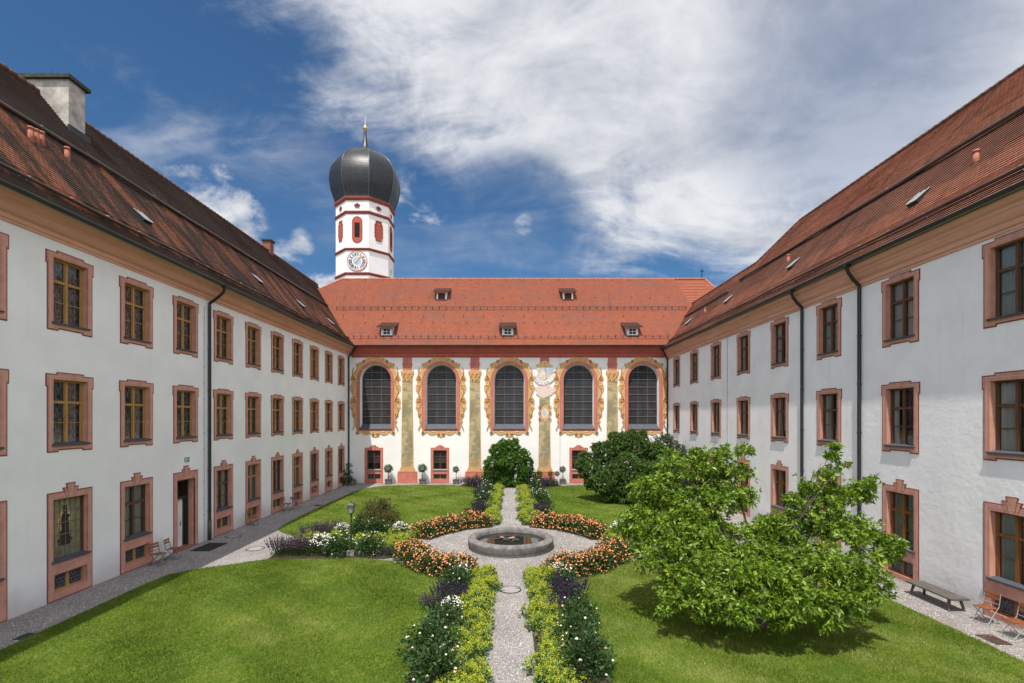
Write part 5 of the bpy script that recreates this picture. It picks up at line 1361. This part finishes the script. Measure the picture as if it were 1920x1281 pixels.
PLANT = {
 'rose_orange': [(*bush_meshes(1.0, .72, 900, .08, leaf_rose, 54, .045, fl_orange, .15), stems_mesh(.8, .6)) for _ in range(3)],
 'rose_blush': [(*bush_meshes(1.15, .85, 1900, .085, leaf_rose, 13, .037, fl_blush), stems_mesh(.9, .8)) for _ in range(2)],
 'rose_white': [(*bush_meshes(1.05, .74, 1500, .08, leaf_rose, 22, .03, fl_white), stems_mesh(.8, .7)) for _ in range(2)],
 'daisy': [(*bush_meshes(.85, .58, 900, .065, leaf_rose, 120, .026, fl_white, .8), stems_mesh(.6, .5)) for _ in range(2)],
 'salvia': [(*spike_meshes(.9, .62, 120, fl_purple, leaf_rose), stems_mesh(.6, .4)) for _ in range(2)],
 'salvia_faded': [(*spike_meshes(1.05, .72, 170, fl_dusky, leaf_rose), stems_mesh(.7, .4)) for _ in range(2)]}
NAMES = {'rose_orange': ('rose_bush', 'rose bush'), 'rose_blush': ('rose_bush', 'rose bush'), 'rose_white': ('rose_bush', 'rose bush'), 'daisy': ('flower_clump', 'flowers'), 'salvia': ('sage_clump', 'flowers'), 'salvia_faded': ('sage_clump', 'flowers')}
def plant(kind, x, y, label, group=None, s=1., z=.05):
    nm, cat = NAMES[kind]; fo, fl, st = random.choice(PLANT[kind])
    root = thing(nm, label, cat, (x, y, z), random.uniform(0, 6.28), group); root.scale = (s, s, s*random.uniform(.92, 1.08))
    link('foliage', fo, root); link(fl.name.split('.')[0], fl, root); link('stems', st, root)
    return root
# four arcs of orange roses round the gravel circle
for a0, a1, where in ((19, 74, 'right arc behind the fountain'), (106, 161, 'left arc behind the fountain'), (200, 252, 'left arc in front of the fountain'), (288, 340, 'right arc in front of the fountain')):
    g = 'orange rose hedge, ' + where
    for i, r in enumerate([4.5, 5.0]*8):
        t = R(a0 + (a1-a0)*(i + .5)/16)
        plant('rose_orange', FX + (r + random.uniform(-.08, .08))*math.cos(t), FY + r*math.sin(t), 'low orange flowering rose bush in the ' + where, g, random.uniform(.85, 1.1))
BL = [  # (kind, x, y, label, scale)
 ('salvia', -1.85, 19.2, 'dark purple sage touching the orange roses left of the near path', .85), ('daisy', -1.75, 18.2, 'white daisy clump left of the path just before the orange roses', .95),
 ('rose_white', -1.9, 17.1, 'dark leaved rose bush with few white flowers left of the path by the manhole', 1.15), ('salvia', -2.0, 15.9, 'deep purple sage clump at the lawn edge left of the path', 1.), ('salvia_faded', -2.45, 15.4, 'faded brownish purple sage leaning over the left lawn edge', .6),
 ('daisy', -1.75, 14.7, 'white daisy clump left of the path between sage and blush roses', 1.), ('rose_blush', -1.85, 13.7, 'blush pink rose bush left of the path behind the darkest bush', 1.), ('rose_blush', -1.95, 12.3, 'large dark leaved rose bush at the bottom edge left of the path', 1.25), ('rose_blush', -1.7, 11.2, 'rose bush cut by the bottom edge of the picture left of the path', 1.1),
 ('salvia', 2.05, 19.3, 'dark purple sage touching the orange roses right of the near path', .9), ('daisy', 1.85, 18.3, 'white daisy clump right of the path just before the orange roses', .95), ('rose_white', 1.8, 17.2, 'white rose bush right of the path beside the manhole', 1.05),
 ('salvia', 1.9, 16.1, 'broad dark purple sage clump at the right lawn edge', 1.25), ('salvia', 1.65, 14.95, 'bright violet sage clump right of the path', .9), ('rose_blush', 1.95, 14.1, 'rose bush with sparse flowers at the right lawn edge behind blush roses', 1.), ('rose_blush', 1.7, 12.8, 'blush rose bush with the most flowers right of the path', 1.1), ('rose_blush', 1.75, 11.6, 'dark rose bush at the bottom edge right of the path', 1.15),
 ('rose_white', -2.0, 40.0, 'farthest white rose bush left of the far path', 1.2), ('salvia', -2.3, 37.2, 'purple sage left of the far path between white roses', 1.1), ('rose_white', -1.85, 34.2, 'nearer white rose bush left of the far path', 1.3), ('salvia', -1.85, 31.3, 'purple sage left of the far path beside the orange roses', 1.15), ('salvia', -2.3, 29.8, 'purple sage tucked behind the left orange rose arc', .9),
 ('rose_white', 2.0, 39.8, 'farthest white rose bush right of the far path', 1.25), ('rose_white', 2.2, 34.5, 'nearer white rose bush right of the far path', 1.3), ('salvia', 2.1, 30.8, 'purple sage right of the far path beside the orange roses', 1.2), ('rose_white', 2.05, 37.0, 'middle white rose bush right of the far path', 1.1), ('rose_white', -1.7, 38.5, 'middle white rose bush left of the far path', 1.),
 ('salvia_faded', -9.85, 21.5, 'faded sage at the outer front corner of the left bed', 1.1), ('salvia_faded', -9.05, 21.5, 'dark faded sage beside white daisies at the front of the left bed', 1.), ('daisy', -8.3, 21.6, 'white daisy clump at the front of the left bed', 1.35), ('rose_white', -7.45, 21.55, 'dark rose bush just left of the lamp post', 1.3), ('rose_white', -6.15, 21.55, 'dark rose bush just right of the lamp post', 1.2),
 ('salvia_faded', -9.9, 24.6, 'faded sage at the back of the left bed by the gravel', .9), ('salvia_faded', -9.1, 24.6, 'tall dark sage beside white daisies at the back of the left bed', 1.1), ('daisy', -8.4, 24.5, 'white daisy clump at the back of the left bed', 1.1), ('rose_blush', -7.5, 24.6, 'blush rose bush in front of the bronze shrub', 1.2), ('rose_blush', -6.7, 24.7, 'pale pink rose bush at the foot of the bronze shrub', 1.1), ('daisy', -5.55, 24.9, 'white daisy clump between the bronze shrub and orange roses', 1.2), ('salvia', -5.2, 21.3, 'small purple sage at the outer end of the left front rose arc', .6), ('salvia', -5.1, 22.6, 'purple sage between lime flowers and the left front orange roses', .6),
 ('daisy', 5.5, 24.8, 'white daisy clump beside the large green tree', 1.2), ('rose_white', 6.3, 24.5, 'white rose bush partly hidden behind the large green tree', 1.1), ('salvia', 5.2, 21.4, 'purple sage at the outer end of the right front rose arc', .9),
 ('salvia_faded', -3.6, 43.3, 'dusky lavender in front of the second pilaster', 1.2), ('rose_blush', -3.0, 43.1, 'thin rose bush in front of the second pilaster', 1.1), ('salvia', -2.6, 42.2, 'dark purple sage at the church end of the left lawn', 1.2), ('rose_blush', -1.95, 43.2, 'pale climbing rose at the left side of the arbour', 1.5), ('rose_blush', 1.75, 43.2, 'pale climbing rose at the right side of the arbour', 1.9), ('salvia', 2.5, 42.3, 'dark purple sage at the church end of the right lawn', 1.2), ('salvia_faded', 3.2, 43.2, 'dusky lavender in front of the third pilaster', 1.1), ('rose_white', 3.9, 43.5, 'low green plant at the end of the right church bed', .8)]
for k, x, y, l, s in BL: plant(k, x, y, l, None, s)

def mantle(label, sampler, n, hgt=.40):
    """lady's mantle: overlapping mounds of round leaves, each topped by a froth of lime flowers"""
    c = sampler(n); V, Fc, T, MI, off = [], [], [], [], 0
    for x, y in c:
        r = rng.uniform(.18, .34); h = hgt*rng.uniform(.6, 1.1)
        nl, nf = 60, int(260*rng.uniform(.25, 1.2))
        d = sphere_dirs(nl); d[:, 2] = np.abs(d[:, 2]); p = d*np.array([r, r, h*.8])*rng.uniform(.6, 1.0, (nl, 1)) + [x, y, .05]
        v, f = leaf_geo(p, d + rng.normal(0, .7, (nl, 3)), rng.uniform(.07, .12, nl), rng.uniform(.07, .12, nl), .12, .08)
        V.append(v); Fc.append(f + off); off += len(v); T.append(np.repeat(rng.random(nl), 2)); MI.append(np.zeros(len(f), np.int32))
        heads = sphere_dirs(9); heads[:, 2] = np.abs(heads[:, 2])*.8 + .35; heads /= np.linalg.norm(heads, axis=1, keepdims=True)
        k = rng.integers(0, 9, nf); p = heads[k]*np.array([r*1.0, r*1.0, h]) + rng.normal(0, .036, (nf, 3)) + [x, y, .06]
        v, f = leaf_geo(p, rng.normal(0, 1, (nf, 3)) + [0, 0, .5], rng.uniform(.02, .042, nf), rng.uniform(.02, .04, nf), .1, 0)
        V.append(v); Fc.append(f + off); off += len(v); T.append(np.repeat(rng.random(nf), 2)); MI.append(np.ones(len(f), np.int32))
    me = np_mesh('lime_flower_border', np.concatenate(V), np.concatenate(Fc), [leaf_mantle, froth_lime], np.concatenate(T))
    me.polygons.foreach_set('material_index', np.concatenate(MI))
    tag(link('lime_flower_border', me), label, 'ground cover', None, 'stuff')
def strip(sx, y0, y1, x0, x1):
    def f(n):
        y = y0 + (y1-y0)*rng.random(n); e0 = x0 + .10*np.sin(y*2.1) + .07*np.sin(y*5.3 + 1); e1 = x1 + .15*np.sin(y*1.3 + 2)
        return np.column_stack([sx*(e0 + (e1-e0)*rng.random(n)), y])
    return f
def area(poly):
    a = np.array(poly); lo, hi = a.min(0), a.max(0)
    def f(n):
        p = lo + (hi-lo)*rng.random((n*4, 2)); return p[in_poly(p[:, 0], p[:, 1], poly)][:n]
    return f
mantle('lime flowering border along the left side of the near path', strip(-1, 9.6, 18.9, .62, 1.5), 130)
mantle('lime flowering border along the right side of the near path', strip(1, 9.6, 18.9, .66, 1.5), 130)
mantle('lime flowering border along the left side of the far path', strip(-1, 27.4, 42.3, .75, 1.5), 150)
mantle('lime flowering border along the right side of the far path', strip(1, 27.4, 42.3, .72, 1.5), 150)
mantle('lime flowers filling the middle of the left cross bed', area([(-10.2, 22.0), (-4.9, 22.0), (-4.6, 24.9), (-10.1, 24.5)]), 130, .45)
mantle('lime flowers in the right cross bed beside the green tree', area([(10.0, 21.3), (4.9, 21.6), (4.6, 24.9), (10, 24.6)]), 110, .45)

# potted standards against the church wall
pot_b = MB(); pot_b.box(-.27, .27, -.27, .27, 0, .40); pot_b.box(-.30, .30, -.30, .30, .38, .45); pot_b.box(-.25, .25, -.25, .25, .45, .452, 1); pot_me = pot_b.mesh('pot', [clay_pot, soil])
st_b = MB(); st_b.tube([(0, 0, .4), (.02, .01, .9), (0, 0, 1.5)], [.03, .025, .02], 6); st_me = st_b.mesh('stem', bark, smooth=True)
def topiary_crown(r, n):
    d = sphere_dirs(n); pos = d*(r*rng.uniform(.5, 1.08, n)*(1 + .12*np.sin(d[:, 0]*7)))[:, None] + [0, 0, 1.42]
    V, Fq = leaf_geo(pos, d + rng.normal(0, .5, d.shape), rng.uniform(.05, .09, n), rng.uniform(.03, .05, n), .2, .1)
    return np_mesh('crown', V, Fq, leaf_dark, np.repeat(rng.random(n), 2))
tops = [topiary_crown(.37, 1600), topiary_crown(.29, 900)]
for i, (px, lab, sc) in enumerate(((728, 'potted standard tree right of the leftmost church window', 1.), (792, 'potted standard tree left of the second ground floor church window', 1.02), (855, 'thin potted standard tree right of the second ground floor church window', .95), (1055, 'potted standard tree left of the window behind the dark tree', .95))):
    t = thing('potted_tree', lab, 'potted tree', (cx(px)*.985, 44.95, 0), random.uniform(-.1, .1), 'potted trees along the church wall'); t.scale = (sc, sc, sc)
    link('pot', pot_me, t); link('stem', st_me, t); link('crown', tops[0 if i < 2 else 1], t)
for x, lab in ((2.65, 'small standard rose at left before the third pilaster'), (3.55, 'small standard rose at right before the third pilaster'), (4.15, 'pale small standard rose beside the potted tree')):
    t = thing('standard_rose', lab, 'rose', (x, 43.6, .04), 0, 'standard roses before the third pilaster'); t.scale = (.75, .75, .75)
    link('stem', st_me, t); link('crown', tops[1], t)

# ------------------------------------------------------------------ garden furniture
def lantern(x, y, label, h=2.32):
    t = thing('lamp_post', label, 'lamp', (x, y, .02), 0, 'garden lantern posts')
    b = MB(); b.box(-.16, .16, -.16, .16, 0, .24); b.obj('footing', stone_pale, t)
    b = MB(); b.tube([(0, 0, .22), (0, 0, h - .48)], .032, 10); b.tube([(0, 0, h - .50), (0, 0, h - .44)], .06, 10); b.obj('post', metal_gutter, t, smooth=False)
    b = MB(); z0, z1 = h - .44, h - .12
    for k in range(4):
        a, c = R(45 + 90*k), R(135 + 90*k)
        p0, p1 = (.12*math.cos(a), .12*math.sin(a), z0), (.19*math.cos(a), .19*math.sin(a), z1); q0, q1 = (.12*math.cos(c), .12*math.sin(c), z0), (.19*math.cos(c), .19*math.sin(c), z1)
        b.tube([p0, p1], .012, 5); b.tube([p0, q0], .012, 5); b.tube([p1, q1], .014, 5)
    b.lathe([(.24, z1), (.24, z1 + .02), (.12, z1 + .11), (.04, z1 + .13), (.03, z1 + .17), (0, z1 + .18)], 4, ph=R(45)); b.obj('lantern_frame', metal_gutter, t)
    b = MB(); b.lathe([(.115, z0 + .01), (.18, z1 - .005)], 4, ph=R(45)); b.obj('lantern_glass', M('lantern_glass', (.30, .28, .24), .3), t)
lp = G(658.5, 1043); lantern(lp.x, lp.y, 'garden lantern on a slim dark post in the left flower bed')
lantern(-1.55, 41.9, 'slim garden lantern left of the leafy arbour'); lantern(1.55, 41.9, 'slim garden lantern right of the leafy arbour')

def chair_proto(x, y, rz, label, group, frame):
    """folding garden chair: slatted seat and back on crossed metal legs; front faces -y"""
    t = thing('folding_chair', label, 'chair', (x, y, 0), rz, group)
    b = MB()
    for k in range(6): b.box(-.20, .20, -.20 + k*.066, -.145 + k*.066, .445, .465)
    b.obj('seat', wood_slat, t)
    b = MB()
    for k in range(2): b.box(-.20, .20, .235 + k*.012, .252 + k*.012, .68 + k*.11, .76 + k*.11)
    b.obj('backrest', wood_slat, t)
    for s in (-1, 1):
        b = MB(); b.tube([(s*.20, -.22, 0), (s*.20, .0, .28), (s*.20, .20, .50), (s*.20, .27, .88)], .011, 6); b.obj('leg', frame, t)
        b = MB(); b.tube([(s*.18, .26, 0), (s*.18, .05, .24), (s*.18, -.19, .44)], .011, 6); b.obj('leg', frame, t)
    b = MB()
    for y_, z_ in ((-.2, .02), (.25, .02), (.22, .57)): b.tube([(-.20, y_, z_), (.20, y_, z_)], .009, 5)
    b.tube([(-.2, .2, .44), (.2, .2, .44)], .009, 5); b.obj('stretcher', frame, t)
    return t
c0 = chair_proto(-14.45, 20.15, R(75), 'brown slatted folding chair under the left brown window, nearer of the pair', 'folding chairs by the left wall', metal_brown)
c1 = chair_proto(14.0, 14.45, R(-78), 'reddish folding chair below the right foreground window, farther of the pair', 'folding chairs by the right wall', metal_zinc)
def chair_copy(x, y, rz, label, group, src=None):
    c = copy_tree(src or c0); c.location = (x, y, 0); c.rotation_euler = (0, 0, rz); c['label'] = label; c['group'] = group
chair_copy(-14.40, 20.95, R(100), 'brown slatted folding chair beside the doormat', 'folding chairs by the left wall')
chair_copy(-14.45, 27.6, R(70), 'lone folding chair under the first leaded window beyond the downpipe', 'folding chairs by the left wall')
chair_copy(-14.55, 32.0, R(95), 'folding chair behind the small table farther along the left wall', 'folding chairs by the left wall')
chair_copy(13.85, 13.45, R(-95), 'reddish folding chair cut by the right edge of the picture', 'folding chairs by the right wall', c1)
t = thing('garden_table', 'small folding metal table by the far left wall', 'table', (-14.2, 32.5, 0))
b = MB(); b.lathe([(0, .70), (.29, .70), (.30, .71), (.29, .725), (0, .725)], 20); b.obj('table_top', metal_rust, t)
for s in (-1, 1):
    b = MB(); b.tube([(s*.2, -.25, 0), (0, 0, .36), (-s*.16, .2, .70)], .011, 6); b.obj('leg', metal_black, t)
    b = MB(); b.tube([(s*.2, .25, 0), (0.01*s, 0, .36), (-s*.16, -.2, .70)], .011, 6); b.obj('leg', metal_black, t)
t = thing('bench', 'long low weathered wooden bench on the gravel by the right wall', 'bench', (13.88, 16.0, 0))
b = MB(); n = 8
for k in range(2): b.box(-.29 + k*.295, .0 + k*.29, -.88, .88, .38 + .002*k, .43 + .002*k)
b.obj('seat', wood_grey, t)
for sx in (-1, 1):
    for sy in (-1, 1):
        b = MB(); b.tube([(sx*.17, sy*.66, .39), (sx*.24, sy*.74, 0)], [.045, .035], 8); b.obj('leg', wood_grey, t)
b = MB(); b.box(-.2, .2, .62, .70, .33, .378); b.box(-.2, .2, -.70, -.62, .33, .378); b.obj('batten', wood_grey, t)
b = MB(); b.box(-.45, .45, -.72, .72, .002, .022)
for k in range(17): b.box(-.42, .42, -.69 + k*.082, -.65 + k*.082, .022, .030)
tag(b.obj('doormat', rubber, None, (-14.05, 22.9, 0)), 'black rubber mat on the gravel in front of the open doorway', 'mat')
def manhole(x, y, r, label, z=.003):
    t = thing('manhole_cover', label, 'manhole cover', (x, y, z))
    b = MB(); b.lathe([(r + .04, 0), (r + .04, .010), (r, .010), (r, .004)], 40); b.obj('ring', metal_black, t)
    b = MB(); b.lathe([(0, .009), (r - .012, .009), (r - .012, 0)], 40)
    for k in range(2): a = R(200 + 180*k); b.box(r*.75*math.cos(a) - .05, r*.75*math.cos(a) + .05, r*.75*math.sin(a) - .025, r*.75*math.sin(a) + .025, .0095, .012, 1)
    b.obj('lid', [M('concrete_lid', (.30, .275, .255), .9, (.23, .21, .195), 6., bump=.3), metal_black], t)
manhole(0, 17.2, .34, 'round manhole cover in the middle of the near path'); manhole(-14.1, 25.0, .36, 'round manhole cover in the shade beside the left downpipe'); manhole(-11.75, 22.6, .36, 'round manhole cover on the sunlit gravel by the left bed')
def grate(x, y, w, d, label, m):
    t = thing('drain_grate', label, 'drain', (x, y, .002))
    b = MB(); b.slab([rect(-w, w, -d, d), rect(-w + .04, w - .04, -d + .04, d - .04)], 0, .02); me = b.mesh('frame', m)
    me.transform(Matrix.Rotation(R(-90), 4, 'X')); me.transform(Matrix.Translation((0, 0, .016))); link('frame', me, t)
    b = MB(); n = 8
    for k in range(n): b.box(-w + .04, w - .04, -d + .05 + (2*d - .1)*k/n, -d + .05 + (2*d - .1)*(k + .6)/n, .0, .012)
    b.obj('bars', m, t)
grate(-13.3, 13.5, .2, .2, 'dark drain grate on the gravel at bottom left', metal_black); grate(-13.3, 33.9, .2, .2, 'small dark drain grate far along the left gravel strip', metal_black)
grate(13.1, 13.3, .22, .30, 'rusty square drain grate on the right gravel near the folding chairs', metal_rust)
